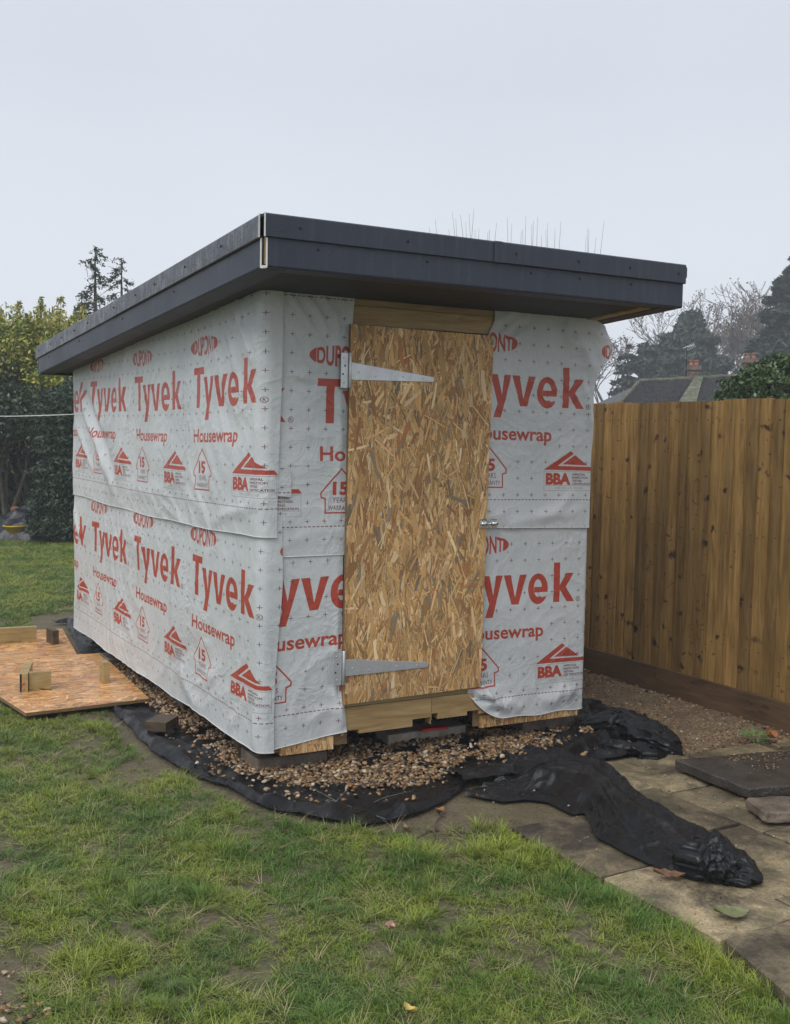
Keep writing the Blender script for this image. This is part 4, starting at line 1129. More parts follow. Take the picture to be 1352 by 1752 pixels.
# bunched roll at the right hand corner
def roll_mesh(path, rads, seed, nL=60, nR=28, squash=.62):
    P_ = [Vector(p) for p in path]; d = [0]
    for i in range(1, len(P_)): d.append(d[-1] + (P_[i] - P_[i - 1]).length)
    V = []
    for k in range(nL + 1):
        s_ = d[-1] * k / nL; i = 1
        while i < len(d) - 1 and d[i] < s_: i += 1
        t = (s_ - d[i - 1]) / (d[i] - d[i - 1]); c = P_[i - 1].lerp(P_[i], t)
        r = rads[i - 1] * (1 - t) + rads[i] * t
        tg = (P_[i] - P_[i - 1]).normalized(); sd_ = Vector((-tg.y, tg.x, 0)).normalized()
        endf = min(1, math.sin(math.pi * min(1, max(0, k / nL))) ** .35 + .08)
        for j in range(nR):
            a_ = 2 * math.pi * j / nR
            # ridges run along the bunch, like gathered cloth
            q = Vector((math.cos(a_) * 1.6, math.sin(a_) * 1.6, k / nL * 3 + seed))
            q2 = Vector((q.x, q.y, q.z * 1.8 + a_ * .8)); rr = r * endf * (.86 + .26 * mnoise.noise(q * 1.2) + .28 * max(0, 1 - abs(mnoise.noise(q2 * 1.1)) * 2.2) + .10 * max(0, 1 - abs(mnoise.noise(q2 * 3.0)) * 3) ** 1.2)
            V.append(tuple(c + sd_ * math.cos(a_) * rr + Vector((0, 0, 1)) * (math.sin(a_) * rr * squash)))
    idx = np.arange((nL + 1) * nR).reshape(nL + 1, nR)
    nxt = np.roll(idx, -1, axis=1)
    f = np.stack([idx[:-1], nxt[:-1], nxt[1:], idx[1:]], -1).reshape(-1, 4)
    return mesh(np.array(V), f, True)
def P3_(x, y, z): p = G(x, y, z); return (p.x, p.y, z)
link('bunched_edge', roll_mesh([P3_(985, 1240, .03), P3_(1020, 1238, .05), P3_(1065, 1236, .07), P3_(1110, 1258, .06), P3_(1150, 1280, .045), P3_(1168, 1292, .02)], [.05, .085, .10, .10, .085, .05], 3.0, 150, 72), M['membrane'], wm)
link('bunched_edge', roll_mesh([P3_(1010, 1268, .03), P3_(1060, 1280, .035), P3_(1110, 1292, .03), P3_(1145, 1290, .02)], [.04, .06, .06, .03], 8.0, 110, 56), M['membrane'], wm)
link('bunched_edge', roll_mesh([P3_(930, 1240, .03), P3_(965, 1238, .04), P3_(1000, 1232, .035)], [.03, .045, .04], 12.0, 30, 20), M['membrane'], wm)
# gathered fold under the near corner and along the block
link('bunched_edge', roll_mesh([P3_(350, 1240, .01), P3_(385, 1275, .015), P3_(420, 1300, .02), P3_(450, 1308, .015)], [.015, .03, .04, .02], 15.0, 40, 20), M['membrane'], wm)
link('membrane_scrap', ribbon(g2((690, 1280), (720, 1277), (752, 1270)), g2((700, 1262), (735, 1255), (765, 1256)), 12, 8, lambda u, v_, p: (0, 0, .02 + .03 * v_ + .012 * math.sin(u * 7))), M['membrane'], wm)
# frayed threads along the torn edge
th = []
rt = random.Random(5)
def fray(p, n, L=.03, z0=.03, dirv=(-.6, -.8)):
    for _ in range(n):
        x = p[0] + rt.uniform(-.02, .02); y = p[1] + rt.uniform(-.02, .02); z = z0 + rt.uniform(-.015, .015)
        d = Vector((dirv[0] + rt.uniform(-.7, .7), dirv[1] + rt.uniform(-.7, .7), rt.uniform(-.9, .2))).normalized() * L * rt.uniform(.4, 1.2)
        th.append((x, y, z, .0007, x + d.x, y + d.y, max(.004, z + d.z), .0004))
for i in range(len(outer) - 1):
    a_, b_ = outer[i], outer[i + 1]
    for t in np.linspace(0, 1, 26): fray((a_[0] + (b_[0] - a_[0]) * t, a_[1] + (b_[1] - a_[1]) * t), 4 if 4 < i < 8 else 2, .035, .022)
for xx in range(1000, 1170, 4):
    q_ = G(xx, 1238 + (xx - 1000) * .33, .02); fray((q_.x, q_.y), 3, .05, .06)
setp(link('frayed_thread', tubes(th, 3), M['membrane'], wm), kind='stuff')
pt = []
for a_, b_ in (((530, 1350), (600, 1380)), ((560, 1368), (660, 1400)), ((640, 1372), (700, 1352)), ((690, 1345), (740, 1330)), ((560, 1395), (590, 1352)), ((940, 1322), (955, 1318)), ((1040, 1255 + 30), (1075, 1300))):
    A_ = G(*a_, .03); B_ = G(*b_, .03); pts = [A_.lerp(B_, t) + Vector((math.sin(t * 9) * .004, 0, math.sin(t * 5) * .004)) for t in np.linspace(0, 1, 9)]
    for q0, q1 in zip(pts[:-1], pts[1:]): pt.append((*q0, .0006, *q1, .0006))
setp(link('pale_thread', tubes(pt, 3), M['thread'], wm), kind='stuff')
# the long strip trailing over the slabs
strip = thing('membrane_strip', 'long creased strip of black cloth trailing over the paving to a bundled end', 'weed membrane', (1.1, -1.2, .03))
sl = g2((792, 1352), (860, 1366), (900, 1362), (935, 1366), (1000, 1396), (1022, 1437), (1075, 1465), (1132, 1492), (1190, 1508), (1220, 1508), z=.03)
sr = g2((880, 1322), (975, 1292), (1030, 1300), (1048, 1314), (1085, 1350), (1120, 1375), (1165, 1402), (1205, 1422), (1250, 1448), (1268, 1470), z=.035)
def z_s(u, v_, p):
    sl_ = v_ * 9 + u * 2.2 + 1.6 * mnoise.noise(Vector((u * 3, v_ * 2, 2)))
    amp = .010 + .012 * math.sin(u * math.pi)
    n = amp * (1 - abs(math.sin(sl_))) ** 1.5 + mnoise.noise(Vector((p.x * 7, p.y * 7, 3))) * .008
    n += max(0, 1 - abs(mnoise.noise(Vector((u * 3.2 + v_ * 1.5, v_ * 3.4 - u * 4, 15)))) * 3) ** 1.5 * .016 + max(0, 1 - abs(mnoise.noise(Vector((u * 14 - v_ * 3, v_ * 8 + u * 5, 5)))) * 3) ** 1.5 * .005
    n += rid(p.x, p.y, 22, 6) ** 2 * .004
    big = 0.075 * math.exp(-((v_ - .22 - .25 * u) / .10) ** 2) * math.exp(-((u - .38) / .25) ** 2)
    big += 0.04 * math.exp(-((v_ - .60) / .10) ** 2) * math.exp(-((u - .62) / .25) ** 2)
    edge = min(1, min(v_, 1 - v_) / .06)
    bs = .012 + .026 * max(0, min(1, max((-1.0 - p.y) / .05, (p.x - 1.03) / .05)))
    return (0, 0, bs + (n + big) * (0.15 + .85 * edge))
link('cloth_strip', ribbon(sl, sr, 220, 80, z_s), M['membrane'], strip)
link('bundled_end', roll_mesh([P3_(1160, 1468, .06), P3_(1190, 1470, .09), P3_(1225, 1468, .10), P3_(1262, 1482, .075), P3_(1290, 1497, .06), P3_(1306, 1505, .05)], [.05, .085, .10, .075, .055, .04], 21.0, 150, 80, .72), M['membrane'], strip)
link('bundled_end', roll_mesh([P3_(1185, 1500, .05), P3_(1215, 1490, .06), P3_(1250, 1500, .05), P3_(1285, 1512, .05)], [.03, .05, .05, .035], 27.0, 50, 28, .6), M['membrane'], strip)

# ================================================================== BLOCKS under the shed, timber offcuts
def block(name, p, q, wd, h, mat, label, cat, group=None, z0=0.0, bev=.004, jit=.0015, cuts=2, par=None):
    me = hexa(obox8(p, q, wd, z0, z0 + h), bev, jit, cuts)
    o = link(name, me, M[mat], par)
    if par is None:
        setp(o, label=label, category=cat)
        if group: o['group'] = group
    return o
a_, b_ = G(668, 1277, 0), G(780, 1258, 0)
block('concrete_block', (a_.x - .05, a_.y - .07), (b_.x, b_.y - .10), .14, .068, 'concrete', 'pale concrete block lying under the door sill', 'concrete block', z0=.012, cuts=3)
q_ = G(735, 1243, .088)
block('red_packer', (q_.x - .07, q_.y - .05), (q_.x + .07, q_.y - .065), .05, .012, 'red_plastic', 'flat red packer on the concrete block under the door sill', 'packer', z0=.082, bev=.002, jit=0, cuts=0)
block('concrete_pad', (0.02, 0.06), (0.37, 0.05), .22, .085, 'brown_stone', 'flat concrete slab carrying the near corner of the shed', 'concrete block')
block('corner_pad', (0.03, 0.34), (0.17, 0.30), .3, .09, 'dark_timber', 'dark timber pad under the shed just behind the near corner', 'timber pad')
block('concrete_pad', (1.50, 0.06), (1.83, 0.06), .22, .095, 'brown_stone', 'concrete slab carrying the right front corner of the shed', 'concrete block')
a_ = G(305, 1222, 0)
block('concrete_pad', (a_.x + .02, a_.y), (a_.x + .30, a_.y), .30, .085, 'brown_stone', 'concrete slab under the long side of the shed nearest the camera', 'concrete block')
a_ = G(183, 1143, 0)
block('concrete_pad', (a_.x, a_.y - .05), (a_.x + .3, a_.y - .05), .25, .065, 'brown_stone', 'greenish concrete slab under the middle of the long side', 'concrete block')
a_, b_ = G(248, 1262, .012), G(270, 1271, .012)
tb = block('timber_offcut', (a_.x, a_.y), (a_.x + .085, a_.y - .075), .16, .045, 'dark_timber', 'weathered timber offcut weighing down the black membrane by the lawn', 'timber offcut', z0=.05, cuts=0, jit=0)
# strand boards lying on the lawn
def lying(name, c4, z0, th, label, off, extra=None):
    bm = bmesh.new()
    n = [(x, y) for x, y in c4]
    lo = [bm.verts.new((x, y, z0)) for x, y in n]; hi = [bm.verts.new((x, y, z0 + th)) for x, y in n]; k = len(n)
    bm.faces.new(lo[::-1]); bm.faces.new(hi)
    for i in range(k): bm.faces.new((lo[i], lo[(i + 1) % k], hi[(i + 1) % k], hi[i]))
    bmesh.ops.recalc_face_normals(bm, faces=bm.faces[:])
    me = bm_mesh(bm); me.materials.append(M['osb_wet']); me.materials.append(M['osb_edge'])
    ul = me.uv_layers.new(name='UVMap')
    for p in me.polygons:
        if abs(p.normal.z) < .7: p.material_index = 1
        for li in p.loop_indices:
            c = me.vertices[me.loops[li].vertex_index].co; ul.data[li].uv = ((c.x - off[0]) / 1.2, (c.y - off[1]) / 1.2)
    o = link(name, me); setp(o, label=label, category='board')
    return o
zb_ = .05
A1 = [G(44, 1220, zb_), G(256, 1195, zb_), G(172, 1117, zb_), G(-90, 1135, zb_)]
b1 = lying('strand_board', [(p.x, p.y) for p in A1], zb_ - .018, .018, 'wet orange strand board lying on the lawn with three timber offcuts on it', (-1, 1))
A2 = [(-1.15, 3.02), (-0.11, 2.98), (0.02, 4.05), (-1.05, 4.12)]
b2 = lying('strand_board', A2, .012, .018, 'second wet strand board lying further back, partly under the nearer board', (-.6, .7))
def tb8(pA, pB, wd, h, z0, mat, label, nm='timber_offcut', pl=None, grp=None):
    o = block(nm, (pA.x, pA.y), (pB.x, pB.y), wd, h, mat, label, 'timber offcut', z0=z0, bev=.002, jit=0, cuts=0); return o
z1 = zb_ + .001
a_, b_ = G(50, 1182, z1), G(88, 1180, z1)
tb8(a_, b_, .045, .105, z1, 'green_timber', 'short pale offcut standing on edge against the red-marked one on the board')
c_ = G(34, 1184, z1); d_ = G(48, 1183.5, z1)
o_ = tb8(c_, d_, .34, .105, z1, 'green_timber', 'green treated offcut with a black end painted with a red mark')
# the painted end face: flat paint
box('end_paint', c_.x + .0, d_.x - .0, c_.y - .003, c_.y - .0005, z1 + .002, z1 + .103, M['black_paint'], o_)
arc = [(c_.x + .010, z1 + .04), (c_.x + .022, z1 + .050), (c_.x + .034, z1 + .040), (c_.x + .034, z1 + .018), (c_.x + .016, z1 + .008)]
sgm = [(x0_, c_.y - .0045, y0_, .005, x1_, c_.y - .0045, y1_, .005) for (x0_, y0_), (x1_, y1_) in zip(arc[:-1], arc[1:])]
link('red_mark', tubes(sgm, 5), M['red_paint'], o_)
a_, b_ = G(177, 1170, z1), G(188, 1169, z1)
tb8(a_, b_, .10, .125, z1, 'green_timber', 'upright timber block alone near the right edge of the strand board')
a_, b_ = G(91, 1103, .031), G(101, 1102, .031)
tb8(a_, b_, .14, .10, .031, 'dark_timber', 'dark narrow offcut on edge at the back corner of the boards')
a_, b_ = G(-40, 1104, .031), G(63, 1098, .031)
tb8(a_, b_, .05, .11, .031, 'green_timber', 'long treated timber on edge across the back of the boards')
a_, b_ = G(-25, 1160, .006), G(5, 1158, .006)
tb8(a_, b_, .05, .03, .006, 'lintel', 'end of a pale timber on the grass beside the strand board at the left edge')

# ================================================================== GRAVEL
def pebble(seed):
    bm = bmesh.new(); bmesh.ops.create_icosphere(bm, subdivisions=2, radius=1)
    for v_ in bm.verts:
        n = mnoise.noise(v_.co * 1.1 + Vector((seed * 5.1, 0, 0))) * .55 + mnoise.noise(v_.co * 2.6 + Vector((seed * 3.3, 9, 0))) * .22
        v_.co *= 1 + n
        v_.co.z *= .62
    return bm_mesh(bm, True)
pebs = [(pebble(k), M['pebble']) for k in range(6)]
def rand_in(poly, n, holes=None):
    P_ = np.array(poly); lo, hi = P_.min(0), P_.max(0)
    q = rng.uniform(lo, hi, (int(n * (hi - lo).prod()), 2))
    return q[in_poly(q[:, 0], q[:, 1], poly)]
def pebble_scatter(name, q, r0, r1, z0, zr, **k):
    n = len(q); r = rng.uniform(r0, r1, n) * rng.choice([.7, 1, 1.25], n, p=[.35, .45, .2])
    pts = np.column_stack([q, z0 + rng.uniform(0, zr, n) + r * .35])
    rot = np.column_stack([rng.uniform(-.5, .5, n), rng.uniform(-.5, .5, n), rng.uniform(0, 6.28, n)])
    scl = np.column_stack([r * rng.uniform(.8, 1.3, n), r * rng.uniform(.6, 1, n), r * rng.uniform(.7, 1.1, n)])
    return scatter(name, pts, rot, scl, rng.integers(0, 6, n), pebs, **k)
gp = [(0.11, 4.0), (0.10, 3.1), (0.0, 2.25), (-0.06, 1.6), (-0.10, 1.15), (-0.06, 0.80), (-0.10, 0.52), (-0.08, 0.05), (0.08, -0.20), (0.28, -0.30), (0.44, -0.42), (0.66, -0.44),
      (0.95, -0.22), (1.26, -0.26), (1.56, -0.16), (1.95, -0.03), (1.90, 0.25), (1.5, .5), (0.6, .6), (0.55, 4.0)]
q = rand_in(gp, 8200)
den = vnoise(q[:, 0], q[:, 1], 4.5, 21) * .6 + vnoise(q[:, 0], q[:, 1], 13, 22) * .4
dgp = dist_poly(q[:, 0], q[:, 1], gp)
thin = ((q[:, 1] < 0.5) & (q[:, 0] > 0.25)) | ((q[:, 1] < 1.1) & (q[:, 0] < 0.3) & (q[:, 1] > 0.35))
kp = (den + .12 * (~thin) * 2 > 0.33 + .06 * thin) & (rng.random(len(q)) < np.clip(dgp / .07 + .15, 0, 1))
mp_ = [(-.2, 1.0), (-.22, .3), (-.1, -.2), (.05, -.45), (.4, -.62), (.75, -.45), (1.0, -.5), (1.6, -.40), (2.1, -.3), (2.0, 0), (1.2, 0), (0, 0), (-.1, 1.0)]
qs_ = rand_in(mp_, 420)
q = np.concatenate([q[kp], qs_]); kp = np.ones(len(q), bool)
pebble_scatter('gravel', q[kp], .0060, .0118, .018, .020, kind='stuff', label='loose tan and brown pebbles round the foot of the shed', category='gravel')
fr_ = [(1.95, -.50), (2.36, .2), (1.95, .5), (1.86, 6), (2.9, 6), (2.9, -.6), (2.5, -.62)]
q = rand_in(fr_, 4200)
den = vnoise(q[:, 0], q[:, 1], 3, 31) * .5 + vnoise(q[:, 0], q[:, 1], 11, 32) * .5
q = q[rng.random(len(q)) < np.clip((den - .25) * 1.8, .05, 1)]
pebble_scatter('fine_gravel', q, .0028, .0068, -.006, .004, kind='stuff', label='fine gravel trodden into the bare earth beside the fence', category='gravel')
fl_ = [(2.84, -.6), (2.84, 2.5), (2.90, 2.5), (2.90, -.6)]
q = np.concatenate([rand_in(fl_, 1200), rand_in([(-1.9, -3), (-1.9, -.9), (-1.30, -1.1), (-1.22, -1.6), (-1.2, -3)], 900)])
pebble_scatter('stray_pebbles', q, .004, .011, -.002, .004, kind='stuff', label='stray pebbles by the gravel board and at the lawn corner', category='gravel')
q = np.concatenate([rand_in([(0.68, -2.4), (0.68, -.6), (2.9, -.5), (2.9, -2.4)], 130), rand_in([(2.0, -1.05), (2.0, -.75), (2.55, -.85), (2.5, -1.15)], 1500)])
zz = np.where(in_poly(q[:, 0], q[:, 1], tp), .086, .034)
o_ = pebble_scatter('grit_on_slabs', q, .0022, .0055, 0, .001, kind='stuff', label='scattered grit lying on the paving slabs', category='gravel')
co_ = np.empty(len(q) * 3, np.float32); o_.data.vertices.foreach_get('co', co_); co_ = co_.reshape(-1, 3); co_[:, 2] += zz; o_.data.vertices.foreach_set('co', co_.ravel())

# ================================================================== GRASS
def tuft(seed, nb, hmin, hmax, spread, lean, wd):
    r = np.random.default_rng(seed); V, F, H = [], [], []
    for _ in range(nb):
        a = r.uniform(0, 6.28); b = r.uniform(0, spread); x, y = b * math.cos(a), b * math.sin(a)
        h = r.uniform(hmin, hmax); d = r.uniform(0, 6.28) if r.random() < .4 else a + r.normal(0, .7); ln = abs(r.normal(lean, lean * .5)); w2 = wd * r.uniform(.6, 1.2)
        s0 = len(V); sx, sy = -math.sin(d) * w2, math.cos(d) * w2
        tw = r.uniform(-1, 1)
        for t, wk in ((0, .8), (.4, 1), (.75, .7)):
            k = ln * t * t * h; z = h * t * (1 - .35 * min(1.2, ln) * t)
            cx_, cy_ = x + math.cos(d) * k, y + math.sin(d) * k
            ca, sa = math.cos(tw * t), math.sin(tw * t); ex, ey = sx * ca - sy * sa, sx * sa + sy * ca
            V.append((cx_ - ex * wk, cy_ - ey * wk, z)); V.append((cx_ + ex * wk, cy_ + ey * wk, z)); H += [t, t]
        k = ln * h; V.append((x + math.cos(d) * k, y + math.sin(d) * k, h * (1 - .35 * min(1.2, ln)))); H.append(1)
        F += [(s0, s0 + 1, s0 + 3, s0 + 2), (s0 + 2, s0 + 3, s0 + 5, s0 + 4), (s0 + 4, s0 + 5, s0 + 6)]
    me = mesh(V, F, True)
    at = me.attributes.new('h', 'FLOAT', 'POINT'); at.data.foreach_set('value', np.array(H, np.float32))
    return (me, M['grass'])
short = [tuft(k, 15, .012, .032, .022, 1.2, .0010) for k in range(6)] + [tuft(k, 9, .020, .048, .015, 1.0, .0009) for k in range(20, 22)]
for k in range(1):
    sm_ = tuft(90 + k, 5, .020, .045, .03, 2.2, .0008)[0]; sm_.materials.append(M['straw']); short.append((sm_, None))
tall = [tuft(50 + k, 30, .045, .105, .030, .75, .0014) for k in range(5)]
def plant(q, s0, s1, kinds, name, **k):
    n = len(q); z = ground_z(q[:, 0], q[:, 1]); sc = rng.uniform(s0, s1, n)
    rot = np.column_stack([rng.normal(0, .16, n), rng.normal(0, .16, n), rng.uniform(0, 6.28, n)])
    return scatter(name, np.column_stack([q, z - .002]), rot, np.column_stack([sc, sc, sc * rng.uniform(.8, 1.15, n)]), rng.integers(0, len(kinds), n), kinds, **k)
near = [(-1.95, -3.6), (-2.6, 1.5), (-2.0, 5.2), (-.3, 5.2), (-.05, 4.8), (-.2, 1), (0, -.5), (.72, -.9), (.72, -3.4), (.72, -3.6)]
q = rand_in(near, 3300)
dn = lawn_density(q[:, 0], q[:, 1])
boards = [[(p.x, p.y) for p in A1], A2]
bare = np.zeros(len(q), bool)
for b_ in boards: bare |= in_poly(q[:, 0], q[:, 1], b_)
q = q[(rng.random(len(q)) < dn) & ~bare]
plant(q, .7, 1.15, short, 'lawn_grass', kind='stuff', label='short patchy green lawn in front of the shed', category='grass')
farq = rand_in([(-2.5, 5.0), (-2.5, 9), (-1.5, 13.5), (3.4, 13.5), (3.0, 5.5), (-.0, 4.9)], 1500)
dn = lawn_density(farq[:, 0], farq[:, 1]); farq = farq[rng.random(len(farq)) < dn]
plant(farq, 1.0, 1.8, short, 'far_lawn_grass', kind='stuff', label='thick green lawn beyond the back corner of the shed', category='grass')
# taller tussocks: random ones and a fringe beside the slabs
qq = []
for _ in range(60):
    c = (rng.uniform(-1.3, .55), rng.uniform(-2.6, 1.2)); m_ = int(rng.integers(3, 12)); qq.append(rng.normal(c, .045, (m_, 2)))
for cx_, cy_, m_ in ((-1.02, -1.30, 34), (-.62, -1.05, 26), (-1.0, -1.62, 14), (-.45, -.72, 14), (.18, -1.10, 26), (.50, -1.22, 20), (-1.15, -.7, 12), (-.78, -.15, 12), (-.1, -1.7, 12), (-.9, -1.9, 18)):
    qq.append(rng.normal((cx_, cy_), .055, (m_, 2)))
for y_ in np.arange(-2.95, -0.97, .02):
    dens_ = 3 if (y_ > -1.35 or y_ < -1.62) else 2
    if -1.08 < y_ < -1.02: dens_ = 1
    qq.append(np.column_stack([.648 - .27 * max(0, -2.13 - y_) - np.abs(rng.normal(0, .075, dens_)), np.full(dens_, y_) + rng.normal(0, .02, dens_)]))
qq = np.concatenate(qq); qq = qq[lawn_density(qq[:, 0], qq[:, 1]) > .02]
plant(qq, .38, .85, tall, 'tall_grass', kind='stuff', label='longer grass tussocks on the lawn and along the paving edge', category='grass')

# ================================================================== fallen leaves, roots, weeds
def leaf_mesh(L, Wd, lobes, curl, seed):
    r = random.Random(seed); n = 10; V, F = [], []
    for i in range(n + 1):
        t = i / n; w_ = Wd * math.sin(math.pi * min(1, t * .95 + .03)) * (1 + lobes * math.sin(t * 19 + seed))
        for s_ in (-1, 0, 1): V.append((t * L - L / 2, s_ * w_ / 2, .004 + curl * (s_ * s_) * .012 + curl * .01 * (2 * t - 1) ** 2))
    for i in range(n):
        for j in range(2): q = i * 3 + j; F.append((q, q + 3, q + 4, q + 1))
    return mesh(V, F, True)
for px_, py_, z_, L_1, W_1, lob, rz, c_, lab in (
        (752, 1393, .0, .055, .035, .3, .4, (.26, .12, .055), 'small brown oak leaf on the bare soil below the membrane'),
        (694, 1368 + 56, .0, .05, .03, .3, 1.4, (.24, .15, .09), 'withered brown leaf on the soil beside the membrane tip'),
        (1144, 1503, .034, .11, .05, .35, -.6, (.17, .09, .045), 'lobed brown oak leaf on a paving slab by the cloth bundle'),
        (1250, 1569, .034, .12, .075, .05, -.4, (.17, .18, .08), 'large pale green leaf lying flat on a paving slab'),
        (666, 1594, .03, .045, .035, .1, .9, (.42, .25, .17), 'pinkish tan leaf in the middle of the lawn'),
        (702, 1738, .03, .05, .03, .3, 1.8, (.50, .38, .10), 'yellow leaf in the grass at the bottom edge'),
        (820, 1365 + 2, .0, .05, .03, .2, .2, (.30, .17, .09), 'curled tan leaf on the earth by the membrane strip')):
    p = G(px_, py_, z_)
    me = leaf_mesh(L_1, W_1, lob, 1, px_); me.materials.append(fallen('fallen_leaf', c_))
    o = bpy.data.objects.new('fallen_leaf', me); COL.objects.link(o); o.location = (p.x, p.y, z_ + .004); o.rotation_euler = (.1, .1, rz)
    setp(o, label=lab, category='leaf', group='fallen leaves')
def wander(p, q, n, amp, seed, z=.006):
    P_, Q_ = Vector(p), Vector(q)
    return [tuple(P_.lerp(Q_, t) + Vector((mnoise.noise(Vector((t * 5, seed, 0))), mnoise.noise(Vector((t * 5, seed, 7))), 0)) * amp + Vector((0, 0, z))) for t in np.linspace(0, 1, n)]
rt_ = thing('root', 'thin dark forked root lying on the bare soil between lawn and slabs', 'root', G(750, 1400, 0))
for i, (a_, b_) in enumerate((((752, 1392), (738, 1455)), ((748, 1420), (700, 1440)), ((738, 1455), (752, 1480)), ((745, 1345 + 40), (760, 1400)))):
    link('root_strand', path_tube(wander(G(*a_), G(*b_), 10, .02, i), lambda t: .0035 - .002 * t, 5), M['bark'], rt_)
link('root_strand', path_tube(wander(G(765, 1423), G(815, 1430), 10, .03, 9), .002, 5), M['bark'], rt_)
# a weed and a fallen orange leaf by the fence
wd_ = thing('weed', 'small green weed growing from the gravelly earth near the fence', 'weed', G(1292, 1272))
vs, fs = [], []
rw = random.Random(3); c0 = G(1292, 1272)
for k in range(16):
    a_ = rw.uniform(0, 6.28); r_ = rw.uniform(.02, .09); b0 = Vector((c0.x + math.cos(a_) * r_, c0.y + math.sin(a_) * r_, rw.uniform(.01, .06)))
    d_ = Vector((math.cos(a_), math.sin(a_), .25)) * .035; s_ = Vector((-math.sin(a_), math.cos(a_), 0)) * .014
    n0 = len(vs); vs += [b0 - d_, b0 + s_, b0 + d_, b0 - s_]; fs.append((n0, n0 + 1, n0 + 2, n0 + 3))
link('leaves', mesh(vs, fs), fallen('weed_leaf', (.10, .20, .05)), wd_)
link('stem', tubes([(c0.x, c0.y, 0, .003, c0.x + math.cos(a) * .05, c0.y + math.sin(a) * .05, .05, .0015) for a in (0, 1.3, 2.6, 3.9, 5.2)], 4), fallen('weed_stem', (.12, .18, .06)), wd_)
p = G(1314, 1272); me = leaf_mesh(.09, .07, .1, 2, 4); me.materials.append(fallen('orange_leaf', (.33, .12, .04)))
o = bpy.data.objects.new('fallen_leaf', me); COL.objects.link(o); o.location = (p.x, p.y, .03); o.rotation_euler = (.5, .2, .3)
setp(o, label='orange leaf curled up beside the weed at the fence', category='leaf', group='fallen leaves')
for i, (px_, py_, sz) in enumerate(((1338, 1283, .05), (1345, 1276, .04))):
    p = G(px_, py_); me = hexa(obox8((p.x - sz, p.y - sz * .4), (p.x + sz, p.y - sz * .5), sz, -.005, .03), .004, .006, 2)
    o = link('stone', me, M['slab'])
    setp(o, label=('larger' if i == 0 else 'smaller') + ' flat pale stone on the earth by the fence, behind the loose slab', category='stone')

# ================================================================== clothes line
P0 = Vector((-0.005, 3.46, 1.672)); P1 = atD(-260, 672, 11)
cl = link('clothes_line', path_tube([tuple(P0.lerp(P1, t) - Vector((0, 0, .10 * math.sin(math.pi * t)))) for t in np.linspace(0, 1, 14)], .0035, 6), M['rope'])
setp(cl, label='thin white line strung from the back corner of the shed to the left', category='washing line')

# ================================================================== LEAF CLOUDS AND TREES
def leaves(cen, size, name, mat, parent, flat=0.0, elong=1.6, up=None):
    """one diamond leaf per centre"""
    n = len(cen); r = rng
    d = r.normal(size=(n, 3)); d[:, 2] *= (1 - flat)
    if up is not None: d = d * .5 + up
    d /= np.linalg.norm(d, axis=1, keepdims=True)
    e_ = r.normal(size=(n, 3)); e_ -= (e_ * d).sum(1, keepdims=True) * d; e_ /= np.linalg.norm(e_, axis=1, keepdims=True)
    s_ = (np.asarray(size) * r.uniform(.6, 1.3, n))[:, None]
    V = np.stack([cen - d * s_ * elong / 2, cen + e_ * s_ / 2, cen + d * s_ * elong / 2, cen - e_ * s_ / 2], 1).reshape(-1, 3)
    F_ = np.arange(n * 4).reshape(n, 4)
    me = mesh(V, F_)
    a = me.attributes.new('rnd', 'FLOAT', 'FACE'); a.data.foreach_set('value', r.random(n).astype(np.float32))
    return link(name, me, mat, parent)
def blob_pts(n, blobs, shell=.55):
    """points in a union of ellipsoids (cx,cy,cz,rx,ry,rz), denser towards the skin, clumped"""
    B = np.array(blobs, float); wts = (B[:, 3] * B[:, 4] * B[:, 5]) ** (2 / 3); k = rng.choice(len(B), n, p=wts / wts.sum())
    d = rng.normal(size=(n, 3)); d /= np.linalg.norm(d, axis=1, keepdims=True)
    rad = shell + (1 - shell) * rng.random(n) ** .6
    # clumps: radius modulated by direction
    ph = B[k, 0] * 3 + B[k, 2] * 5
    rad *= 1 + .16 * np.sin(d[:, 0] * 7 + ph) * np.sin(d[:, 1] * 6 + ph * 1.3) + .12 * np.sin(d[:, 2] * 9 + ph * 2)
    return B[k, :3] + d * B[k, 3:6] * rad[:, None]
def cam_axes():
    return Vector((math.cos(YAW), -math.sin(YAW), 0)), Vector((math.sin(YAW), math.cos(YAW), 0))
RT, FW = cam_axes()
def blob(px_, py_, D, rw_, rd_, rh_):
    p = atD(px_, py_, D); return (p.x, p.y, p.z, rw_, rd_, rh_)
def trunk_to(base, tops, r0, mat, parent, name='trunk', lean=.3):
    sg_ = []
    for k, t in enumerate(tops):
        b = Vector(base); t = Vector(t); mid = b.lerp(t, .45) + Vector((rng.normal() * lean * .3, rng.normal() * lean * .3, 0))
        sg_ += [(*b, r0, *mid, r0 * .6), (*mid, r0 * .6, *t, r0 * .15)]
    return link(name, tubes(sg_, 7), mat, parent)
def gbase(px_, D):
    p = atD(px_, 900, D); return Vector((p.x, p.y, 0))
def blobL(x, y, D, a, b, c): return blob(x, y, D * 1.46, a * 1.46, b * 1.3, c * 1.46)
